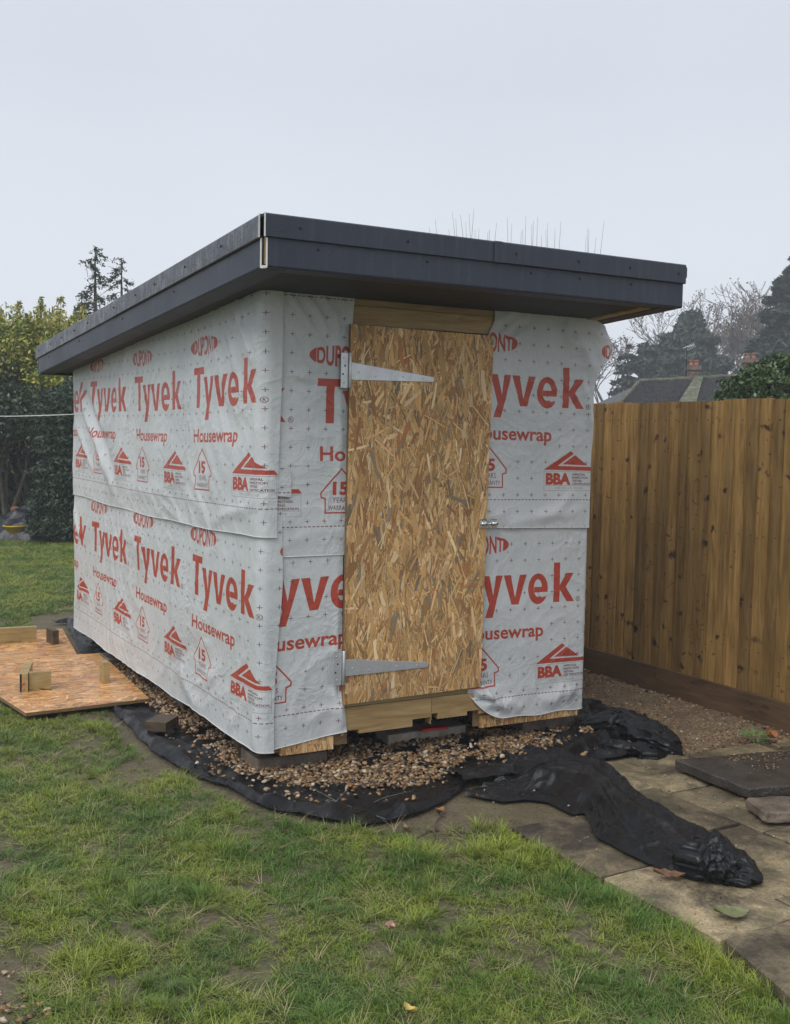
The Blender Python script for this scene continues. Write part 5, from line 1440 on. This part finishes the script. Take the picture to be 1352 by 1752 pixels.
# tall yellow-green shrub behind the roof's back corner
D0 = 17.6
b0 = gbase(60, D0)
t = thing('yellow_shrub', 'tall yellow-green shrub with upright shoots behind the back corner of the roof', 'shrub', b0)
cen = []; sg_ = []
for k in range(210):
    px_ = rng.uniform(-60, 162); top = 500 + 26 * abs(math.sin(px_ * .09)) + rng.uniform(0, 70) + max(0, (px_ - 130)) * .8 + max(0, (20 - px_)) * .6
    if k > 95: top += rng.uniform(20, 90)
    p1 = atD(px_, top, D0 + rng.uniform(-.7, .7)); dn_ = rng.uniform(.6, 1.15)
    p0 = Vector((p1.x, p1.y, 0)).lerp(Vector((b0.x, b0.y, 0)), .12); p0.z = p1.z - dn_
    sg_.append((*p0, .009, *p1, .002))
    m_ = int(100 * dn_ / .8)
    tt = rng.random(m_) ** .8
    wv_ = (1 - tt) * .13 + .014
    c = np.array(p0)[None] * (1 - tt[:, None]) + np.array(p1)[None] * tt[:, None] + rng.normal(size=(m_, 3)) * wv_[:, None] * np.array([1, 1, .6])
    cen.append(c)
cen = np.concatenate(cen)
leaves(cen, .030, 'foliage', M['leaf_yellow'], t, elong=2.6, up=np.array([0, 0, .5]))
leaves(blob_pts(11000, [blobL(60, 620, D0/1.46 - .2, .8, .6, .4), blobL(10, 590, D0/1.46 - .3, .4, .5, .4), blobL(110, 600, D0/1.46 - .2, .4, .5, .4), blobL(85, 650, 11.3, .22, .3, .22), blobL(120, 655, 11.2, .2, .3, .16)], .5), .034, 'foliage', M['leaf_yellow'], t, elong=2.2)
link('shoots', tubes(sg_, 4), M['bark'], t)
trunk_to(b0, [atD(x, y, D0) for x, y in ((0, 620), (60, 600), (110, 640), (140, 600), (-30, 600))], .03, M['bark'], t)
# dark evergreens under and before it
b0 = gbase(10, 16.9)
t = thing('evergreen_tree', 'dark broad-leaved evergreen at the left edge under the yellow shrub', 'tree', b0)
leaves(blob_pts(46000, [blobL(-20, 680, 11.6, .5, .6, .42), blobL(45, 705, 11.4, .36, .5, .30), blobL(5, 640, 11.9, .32, .5, .25), blobL(88, 690, 11.9, .25, .4, .22), blobL(-60, 760, 11.6, .4, .5, .6), blobL(-80, 640, 11.6, .5, .5, .7), blobL(20, 750, 12.4, .45, .3, .45), blobL(15, 820, 12.9, .42, .25, .55), blobL(-30, 870, 12.9, .5, .25, .4), blobL(40, 790, 12.7, .45, .2, .4), blobL(70, 760, 12.8, .35, .2, .35)], .35), .042, 'crown', M['leaf_dark'], t, elong=1.7)  # rear clumps are added dark leaves standing in for the shaded hollow
trunk_to(b0, [atD(x, y, 17.4) for x, y in ((-20, 660), (20, 700), (55, 690), (0, 640))], .035, M['bark'], t)
b0 = gbase(108, 15.2)
t = thing('conifer_shrub', 'dark dense conifer standing close behind the shed wall', 'conifer', b0)
bl_ = []
for yy in range(690, 930, 24):
    bl_.append(blobL(112 + 8 * math.sin(yy * .05), yy, 10.4, .24 + .07 * math.sin(yy * .11) + (yy - 690) * .00035, .35, .16))
bl_ += [blobL(95, 900, 10.3, .28, .3, .14), blobL(150, 800, 10.5, .4, .4, .9), blobL(140, 690, 10.6, .3, .4, .3)]
leaves(blob_pts(60000, bl_, .4), .026, 'foliage', M['leaf_conifer'], t, elong=2.4)
trunk_to(b0, [atD(112, 700, 15.2)], .05, M['bark'], t)
# low ground cover at the foot of the hedge
t = thing('ground_cover', 'mixed low ivy and leafy plants along the foot of the hedge', 'plants', gbase(40, 17.5), kind='stuff')
leaves(blob_pts(9000, [blobL(x, 868 + 6 * math.sin(x), 12.2 + .4 * math.sin(x * .3), .35, .35, .16) for x in range(-60, 130, 22)], .2), .04, 'leaves', M['leaf_holly'], t, elong=1.5)
t.children[0]['kind'] = 'stuff'
# old fence panel glimpsed in the gap
t = thing('old_fence', 'weathered brown board fence glimpsed between the dark hedge plants', 'fence', gbase(72, 19.7))
a_ = gbase(20, 19.9); 
for k in range(125):
    p = a_ + RT * (k * .105 - 2.2) + FW * .02 * (k % 2); d_ = RT * .10
    c8 = obox8((p.x, p.y), (p.x + d_.x, p.y + d_.y), .014, 0, 1.80)
    link('fence_board', hexa(c8), M['old_fence'], t)
# slender conifers further back, their tips above the roof
def conifer(px_, ytop, ybase_vis, D, halfw, label, nlv=26, mat='leaf_conifer', lf=.06, nleaf=60, droop=.25, group=None, name='conifer_tree', gap=1.0, nr=7):
    b0 = gbase(px_, D); top = atD(px_, ytop, D); low = atD(px_, ybase_vis, D).z
    t = thing(name, label, 'conifer', b0, group)
    H = top.z
    link('trunk', tubes([(b0.x, b0.y, 0, .012 * H, top.x, top.y, H * .5, .007 * H), (top.x, top.y, H * .5, .007 * H, top.x, top.y, H, .003)], 7), M['bark'], t)
    sg_, cen = [], []
    z = H - .05
    lev = 0
    while z > max(.3, low - .5):
        f_ = (H - z) / max(.1, (H - low)); rr = halfw * min(1.25, f_ ** .75) * rng.uniform(.72, 1.1) + .04
        for k in range(nr):
            a_ = k * 6.283 / nr + lev * 1.1 + rng.uniform(-.3, .3); L = rr * rng.uniform(.7, 1.1)
            p0 = Vector((top.x, top.y, z)); p1 = p0 + Vector((math.cos(a_) * L, math.sin(a_) * L, -droop * L + rng.uniform(-.05, .1) * L))
            sg_.append((*p0, .006 * max(1, L), *p1, .003))
            m_ = max(6, int(nleaf * L / max(.3, halfw)))
            tt = rng.random(m_) ** .7
            c = np.array(p0)[None] * (1 - tt[:, None]) + np.array(p1)[None] * tt[:, None]
            c += rng.normal(size=(m_, 3)) * np.array([.13, .13, .06]) * L * (1.1 - tt[:, None] * .7)
            c[:, 2] -= abs(rng.normal(size=m_)) * .05 * L
            cen.append(c)
        z -= (H - low) / nlv * rng.uniform(.7, 1.3); lev += 1
    link('limbs', tubes(sg_, 4), M['bark'], t)
    leaves(np.concatenate(cen), lf, 'foliage', M[mat], t, elong=2.4, flat=.4)
    return t
def feathery(px_, ytop, D, label, hw, seed):
    r = random.Random(seed); b0 = gbase(px_, D); top = atD(px_, ytop, D); H = top.z; low = atD(px_, 620, D).z
    t = thing('conifer_tree', label, 'conifer', b0, 'slender conifers behind the shed')
    link('trunk', tubes([(b0.x, b0.y, 0, .10, b0.x, b0.y, H * .6, .05), (b0.x, b0.y, H * .6, .05, top.x, top.y, H, .006)], 7), M['bark'], t)
    sg_, cen = [], []
    z = H - .03
    while z > low - .4:
        f_ = (H - z) / (H - low); a_ = r.uniform(0, 6.28); L = hw * (.22 + .9 * f_) * r.uniform(.45, 1.15)
        p = Vector((b0.x, b0.y, z)); up_ = r.uniform(.15, .55)
        pts = [p + Vector((math.cos(a_) * L * u, math.sin(a_) * L * u, L * (up_ * u - .75 * u * u))) for u in (0, .33, .66, 1)]
        for q0, q1 in zip(pts[:-1], pts[1:]): sg_.append((*q0, .008, *q1, .005))
        for m_ in range(int(5 + 16 * L)):
            u = r.uniform(.2, 1); k_ = min(2, int(u * 3)); b_ = pts[k_].lerp(pts[k_ + 1], u * 3 - k_)
            d_ = Vector((math.cos(a_ + r.gauss(0, .8)), math.sin(a_ + r.gauss(0, .8)), r.gauss(-.45, .3))) * r.uniform(.06, .17) * (1.2 - .4 * f_)
            e_ = b_ + d_; sg_.append((*b_, .005, *e_, .003))
            for w in range(7):
                cen.append(tuple(b_.lerp(e_, r.random()) + Vector((r.gauss(0, .018), r.gauss(0, .018), r.gauss(-.012, .018)))))
        z -= r.uniform(.035, .09)
    link('limbs', tubes(sg_, 4), M['bark'], t)
    leaves(np.array(cen), .024, 'foliage', M['leaf_conifer'], t, elong=2.2)
feathery(163, 424, 18, 'taller of two slender feathery conifers behind the roof at left', .44, 3)
feathery(208, 444, 19, 'shorter slender conifer beside the taller one behind the roof', .50, 4)
feathery(140, 500, 18.6, 'low dark conifer just left of the two slender ones', .45, 6)
# ---- right hand side
conifer(1358, 440, 680, 46, 2.8, 'large dark spreading conifer at the right edge beyond the fence', 15, 'leaf_blue', .17, 420, .30, nr=9)
b0 = gbase(1120, 52)
t = thing('dark_evergreen', 'broad dark evergreen with a rounded crown behind the chimney of the house', 'tree', b0)
leaves(blob_pts(24000, [blob(1178, 595, 52.1, 1.19, 1.26, 1.26), blob(1130, 625, 52.1, 1.26, 1.26, 1.11), blob(1180, 645, 50.6, 2.21, 1.58, 1.11), blob(1182, 560, 52.9, 0.55, 0.63, 0.79)], .3), .16, 'crown', M['leaf_blue'], t, elong=2.2)
trunk_to(b0, [atD(1150, 600, 52), atD(1120, 620, 52)], .2, M['bark'], t)
conifer(1077, 590, 700, 50, 1.6, 'small dark conifer with ragged layers beside the broad evergreen', 9, 'leaf_blue', .14, 90, .45, nr=7)
b0 = gbase(1350, 46)
t = thing('dark_evergreen', 'dark rounded evergreen mass low at the right edge beyond the chimneys', 'tree', b0)
leaves(blob_pts(14000, [blob(1345, 610, 45.8, 0.95, 1.58, 0.95), blob(1310, 650, 45.8, 1.11, 1.58, 0.55), blob(1365, 640, 45.8, 1.58, 1.58, 1.26)], .3), .13, 'crown', M['leaf_blue'], t, elong=2.0)
def bare_tree(px_, ytop, D, spreadpx, label, seed, depth=6, leafn=900, name='bare_tree', mat='pale_bark', trunk_h=.35, rmin=.012, thick=.018):
    r = random.Random(seed); b0 = gbase(px_, D); H = atD(px_, ytop, D).z; wd = spreadpx * D / F_PX
    t = thing(name, label, 'tree', b0)
    sg_, tips = [], []
    def grow(p, d, L, rad, k):
        q_ = p
        n_ = 3
        for i in range(n_):
            d = (d + Vector((r.gauss(0, .13), r.gauss(0, .13), r.gauss(.03, .07)))).normalized()
            e_ = q_ + d * L / n_; r2 = max(rmin, rad * (1 - .28 * (i + 1) / n_))
            sg_.append((*q_, max(rmin, rad * (1 - .28 * i / n_)), *e_, r2)); q_ = e_
            if 3 <= k < depth and i < n_ - 1 and r.random() < .6:
                dd = (d + Vector((r.gauss(0, .6), r.gauss(0, .6), r.gauss(.1, .3)))).normalized(); grow(q_, dd, L * .5, rad * .45, k + 2)
        if k >= depth: tips.append(q_); return
        for j in range(3 if k < 2 else r.choice((2, 3))):
            a_ = r.uniform(0, 6.28); tilt = r.uniform(.3, .75)
            dd = (d + Vector((math.cos(a_) * tilt * wd / (H * .25 + 1e-6) * .5, math.sin(a_) * tilt * .8, r.uniform(-.05, .2)))).normalized()
            grow(q_, dd, L * r.uniform(.68, .88), rad * .62, k + 1)
    grow(Vector((b0.x, b0.y, 0)), Vector((0, 0, 1)), H * trunk_h, H * thick, 0)
    S = np.array(sg_); zmax = S[:, 6].max(); S[:, 2] *= H / zmax; S[:, 6] *= H / zmax
    me = tubes(S, 4); trunk = link('trunk_and_branches', me, M[mat], t)
    if leafn:
        T_ = np.array([tuple(p) for p in tips]); T_[:, 2] *= H / zmax
        c = T_[rng.integers(0, len(T_), leafn)] + rng.normal(size=(leafn, 3)) * .12
        leaves(c, .10, 'withered_leaves', M['leaf_dead'], t, elong=1.4)
    return t
bare_tree(1165, 478, 58, 120, 'leafless tree with a few withered leaves rising left of the chimneys', 3, 7, 1300)
bare_tree(1255, 500, 56, 100, 'leafless brownish tree standing right of the first chimney', 8, 7, 1500)
bare_tree(1065, 560, 60, 90, 'leafless tree close beside the right edge of the roof', 12, 7, 1300)
# upright bare shoots above the middle of the roof
for i, (xs_, lab) in enumerate((((735, 745, 768, 774, 780, 788, 797, 803, 811, 813, 820, 835, 838, 850), 'pollarded tree whose thin bare shoots show above the joint in the roof trim'),
                                ((868, 876, 892, 894, 900, 910, 913, 920, 927, 934, 937, 950, 960), 'pollarded tree with bare shoots showing above the right part of the roof'),
                                ((1003, 1006, 1008, 1020, 1034), 'pollarded tree with a few bare shoots near the right end of the roof'))):
    D = 14.5 + i * .4; rr_ = random.Random(i); cxp = sum(xs_) / len(xs_)
    b0 = gbase(min(cxp, 985), D); t = thing('pollarded_tree', lab, 'tree', b0)
    hub = Vector((b0.x, b0.y, 1.6))
    link('trunk', tubes([(*b0, .14, *hub, .11)], 8), M['bark'], t)
    sg_ = []
    for x in xs_:
        y_ = 372 + (x - 740) * .045 + rr_.uniform(-10, 22)
        if x in (811, 935, 1006, 774): y_ -= 8
        e_ = atD(x, y_, D + rr_.uniform(-.3, .3)); m0 = hub + Vector((rr_.uniform(-.1, .1), 0, 0)); m1 = Vector((e_.x * .8 + b0.x * .2 + rr_.uniform(-.08, .08), e_.y * .8 + b0.y * .2, 3.5)); m2 = m1.lerp(e_, .55) + Vector((rr_.uniform(-.03, .03), 0, 0))
        sg_ += [(*m0, .02, *m1, .010), (*m1, .008, *m2, .0035), (*m2, .0035, *e_, .0018)]
    link('shoots', tubes(sg_, 4), M['pale_bark'], t)
# evergreen bush rising over the fence at the right
b0 = gbase(1310, 11)
t = thing('evergreen_bush', 'glossy green bush rising over the top of the fence at right', 'bush', b0)
leaves(blob_pts(26000, [blob(1300, 670, 11, .36, .4, .26), blob(1345, 650, 11.2, .3, .4, .28), blob(1262, 685, 11, .2, .3, .16), blob(1322, 640, 11.3, .18, .3, .12), blob(1390, 660, 11, .4, .4, .4), blob(1300, 760, 11, .6, .5, .5)], .45), .030, 'foliage', M['leaf_holly'], t, elong=1.9)
trunk_to(b0, [atD(x, y, 11) for x, y in ((1280, 680), (1310, 660), (1345, 650))], .03, M['bark'], t)

# ================================================================== HOUSE beyond the fence
s = NT('roof_tile'); v = s.coords(rnd=False)
n1 = s.noise(v, 1.2, 5); n2 = s.noise(v, 9, 4)
col = s.ramp(n2, [(0.3, (0.05, 0.052, 0.058)), (0.7, (0.10, 0.10, 0.105))])
M['tile'] = s.fin(s.mix(s.ramp(n1, [(0.62, 0.0), (0.75, 0.5)]), col, (0.13, 0.135, 0.06)), 0.75)
s = NT('ridge_moss'); v = s.coords(rnd=False)
M['moss'] = s.fin(s.ramp(s.noise(v, 7, 5, 0.7), [(0.38, (0.055, 0.055, 0.055)), (0.52, (0.11, 0.115, 0.06)), (0.68, (0.21, 0.20, 0.16))]), 0.9)
s = NT('chimney_brick'); v = s.coords(rnd=False); br = s.n('TexBrick'); s.put(br.inputs['Vector'], v)
M['chimney'] = plain('chimney_brick', (0.17, 0.125, 0.095), 0.9, var=.4, vs=9)
M['pot'] = plain('clay_pot', (0.34, 0.13, 0.08), 0.8)
M['render'] = plain('house_wall', (0.32, 0.28, 0.23), 0.9)
DH = 24.0
def hp(px_, py_, D=DH): return atD(px_, py_, D)
house = thing('house', 'tiled house roof with mossy ridge and two brick chimneys beyond the fence', 'house', gbase(1200, DH))
# ridge runs across the view, the hip falls to the left
rl, rr2 = hp(1093, 657, DH + 1.4), hp(1400, 640, DH + 2.0)
el, er = hp(1050, 705, DH - 1.4), hp(1440, 705, DH - 1.0)
back_l = el + FW * 6.0; back_r = er + FW * 6
def tile_course(k, n):
    """one course of the front slope, each proud of the one below"""
    t0, t1 = k / n, (k + 1.12) / n
    a0, a1 = el.lerp(rl, t0), er.lerp(rr2, t0); b0_, b1 = el.lerp(rl, min(1, t1)), er.lerp(rr2, min(1, t1))
    up_ = Vector((0, 0, .055)); lo_ = Vector((0, 0, .012))
    return [a0, a1, b1, b0_], up_, lo_
nC = 16
for k in range(nC):
    (q0, q1, q2, q3), up_, lo_ = tile_course(k, nC)
    V = [q0, q1, q2, q3, q0 + up_, q1 + up_, q2 + lo_, q3 + lo_]
    link('tile_course', mesh(V, [(0, 1, 2, 3), (4, 5, 6, 7), (0, 1, 5, 4), (3, 0, 4, 7), (1, 2, 6, 5)]), M['tile'], house)
link('roof_slope', mesh([el, rl, rr2, er, back_l, back_r], [(0, 1, 4), (1, 2, 5, 4), (2, 3, 5)]), M['tile'], house)
# individual tiles along the courses seen from here
tm = hexa(box8(-.085, .085, -.01, .012, 0, .02)); tm.materials.append(M['tile'])
vs, fs = [], []
for k in range(nC):
    (q0, q1, q2, q3), up_, lo_ = tile_course(k, nC)
    m_ = 66
    for j in range(m_):
        a0 = (j + (.5 if k % 2 else 0)) / m_; a1 = a0 + .86 / m_
        if a1 > 1: continue
        p0, p1 = q0.lerp(q1, a0), q0.lerp(q1, a1); p2, p3 = q3.lerp(q2, a1), q3.lerp(q2, a0)
        h_ = Vector((0, 0, .062 + rng.uniform(0, .022)))
        n0 = len(vs); vs += [p0 + h_, p1 + h_, p2 + lo_ * 2, p3 + lo_ * 2, p0 + Vector((0, 0, .03)), p1 + Vector((0, 0, .03))]; fs += [(n0, n0 + 1, n0 + 2, n0 + 3), (n0, n0 + 1, n0 + 5, n0 + 4)]
setp(link('roof_tiles', mesh(vs, fs), M['tile'], house), kind='stuff')
link('ridge', path_tube([tuple(rl.lerp(rr2, t) + Vector((0, 0, .06 + .01 * math.sin(t * 60)))) for t in np.linspace(0, 1, 30)], .05, 8), M['moss'], house)
link('hip_ridge', path_tube([tuple(el.lerp(rl, t) + Vector((0, 0, .05))) for t in np.linspace(0, 1, 12)], .045, 8), M['moss'], house)
v0, v1 = hp(1158, 700, DH - 1.0), hp(1190, 650, DH + 1.2)
link('mossy_valley', mesh([v0 + Vector((0, 0, .10)), v0 + RT * .40 + Vector((0, 0, .10)), v1 + RT * .18 + Vector((0, 0, .10)), v1 + Vector((0, 0, .10))], [(0, 1, 2, 3)]), M['moss'], house)
wl = [Vector((p.x, p.y, 0)) for p in (el + FW * .4 + RT * .4, er + FW * .4, back_r, back_l + RT * .4)]
zt2 = el.z + .02
link('house_wall', mesh([tuple(p) for p in wl] + [(p.x, p.y, zt2) for p in wl], [(0, 1, 5, 4), (1, 2, 6, 5), (2, 3, 7, 6), (3, 0, 4, 7)]), M['render'], house)
def chimney(px0, px1, pyt, pyb, D, pots):
    a_, b_ = hp(px0, pyb, D), hp(px1, pyb, D); h_ = hp(px0, pyt, D).z
    w_ = (b_ - a_).length
    bm = bmesh.new()
    st_ = link('chimney', hexa(obox8((a_.x, a_.y), (b_.x, b_.y), w_, a_.z - 1.2, h_ - .12), .01), M['chimney'], house)
    # brick courses, laid one by one
    ch_ = .085; z = a_.z - .1; k = 0; vs, fs = [], []
    dx = (b_ - a_).normalized(); dx.z = 0; dn_ = Vector((dx.y, -dx.x, 0))
    while z < h_ - .2:
        nb = 4
        for j in range(nb):
            o_ = (0 if k % 2 else .5) * w_ / nb
            x0 = j * w_ / nb - o_ + .006; x1 = x0 + w_ / nb - .012; x0 = max(0, x0); x1 = min(w_, x1)
            if x1 - x0 < .03: continue
            p0 = Vector((a_.x, a_.y, z)) + dx * x0 + dn_ * .02; p1 = Vector((a_.x, a_.y, z)) + dx * x1 + dn_ * .02
            link('brick', hexa(obox8((p0.x, p0.y), (p1.x, p1.y), .03, z, z + ch_ - .012)), M['chimney'], st_)
        z += ch_; k += 1
    cp = a_ - dx * .04 + dn_ * .04
    cq = b_ + dx * .04 + dn_ * .04
    link('chimney_cap', hexa(obox8((cp.x, cp.y), (cq.x, cq.y), w_ + .08, h_ - .12, h_ - .02), .01), M['chimney'], st_)
    for j in range(pots):
        c = a_.lerp(b_, (j + .5) / pots) - dn_ * (w_ * .3)
        link('chimney_pot', lathe([(.055, 0), (.055, .03), (.045, .04), (.045, .10), (.056, .11), (.056, .13), (.035, .13)], (c.x, c.y, h_ - .02), 'Z', 12), M['pot'], st_)
chimney(1179, 1196, 624, 652, DH + 1.5, 2)
chimney(1275, 1295, 612, 645, DH + 3.4, 2)
a_ = hp(1174, 640, DH + 1.6); tv = hp(1174, 594, DH + 1.6)
an = thing('tv_aerial', 'thin television aerial on a pole beside the left chimney', 'aerial', (a_.x, a_.y, a_.z - .4))
link('pole', tubes([(a_.x, a_.y, a_.z - .6, .016, a_.x, a_.y, tv.z, .014)], 6), M['screw'], an)
bq = hp(1188, 590, DH + 1.6)
link('boom', tubes([(a_.x - .1 * RT.x, a_.y - .1 * RT.y, tv.z - .03, .012, bq.x, bq.y, bq.z, .012)], 5), M['galv'], an)
for k in range(6):
    c = Vector((a_.x, a_.y, tv.z - .03)).lerp(bq, k / 5)
    link('element', tubes([(c.x - .12 * FW.x, c.y - .12 * FW.y, c.z - .06, .006, c.x + .12 * FW.x, c.y + .12 * FW.y, c.z + .06, .006)], 4), M['galv'], an)

# ================================================================== heap under black plastic, far left
t = thing('covered_heap', 'heap covered by crumpled black plastic at the foot of the hedge', 'tarpaulin', gbase(25, 16.2))
c0 = G(14, 926); 
def heap():
    V = []; n1, n2 = 60, 44
    for i in range(n1 + 1):
        for j in range(n2 + 1):
            u, v_ = i / n1 * 2 - 1, j / n2 * 2 - 1
            r_ = math.hypot(u * (1.0 if u < 0 else 1.15), v_)
            h = .40 * max(0, 1 - r_ ** 1.6) * (1 + .25 * mnoise.noise(Vector((u * 2, v_ * 2, 1))))
            h += (rid(u, v_, 1.7, 4) ** 2 * .05 + rid(u, v_, 4, 6) ** 3 * .035) * (1 if r_ < 1 else .3)
            p = Vector((c0.x, c0.y, 0)) + RT * (u * .70 + .17) + FW * (v_ * .5 + .40)
            V.append((p.x, p.y, h + .01))
    idx = np.arange((n1 + 1) * (n2 + 1)).reshape(n1 + 1, n2 + 1)
    f = np.stack([idx[:-1, :-1], idx[1:, :-1], idx[1:, 1:], idx[:-1, 1:]], -1).reshape(-1, 4)
    return mesh(np.array(V), f, True)
link('plastic_sheet', heap(), M['tarp'], t)
q_ = G(26, 926); 
tub = link('yellow_tub', lathe([(.10, 0), (.12, .02), (.17, .20), (.18, .20), (.18, .215), (.16, .215), (.11, .03)], (q_.x + .03, q_.y + .10, 0), 'Z', 18), M['yellow'])
setp(tub, label='yellow tub half hidden under the black plastic of the heap', category='tub')
q_ = G(27, 893 , .22) 
bk = link('brick', hexa(obox8((c0.x + .10, c0.y + .38), (c0.x + .29, c0.y + .28), .10, .385, .45), .003), M['brick'])
setp(bk, label='red brick weighing down the black plastic on the heap', category='brick')

# ================================================================== damp air
hz = link('haze', hexa(box8(-30, 75, -12, 85, -1.2, 15)))
hm = bpy.data.materials.new('damp_air'); hm.use_nodes = True
hn = hm.node_tree; hn.nodes.clear()
ho = hn.nodes.new('ShaderNodeOutputMaterial'); hv = hn.nodes.new('ShaderNodeVolumePrincipled')
hv.inputs['Color'].default_value = (0.90, 0.94, 1.0, 1); hv.inputs['Density'].default_value = 0.0034
hn.links.new(hv.outputs[0], ho.inputs['Volume'])
hz.data.materials.append(hm)
setp(hz, kind='stuff')
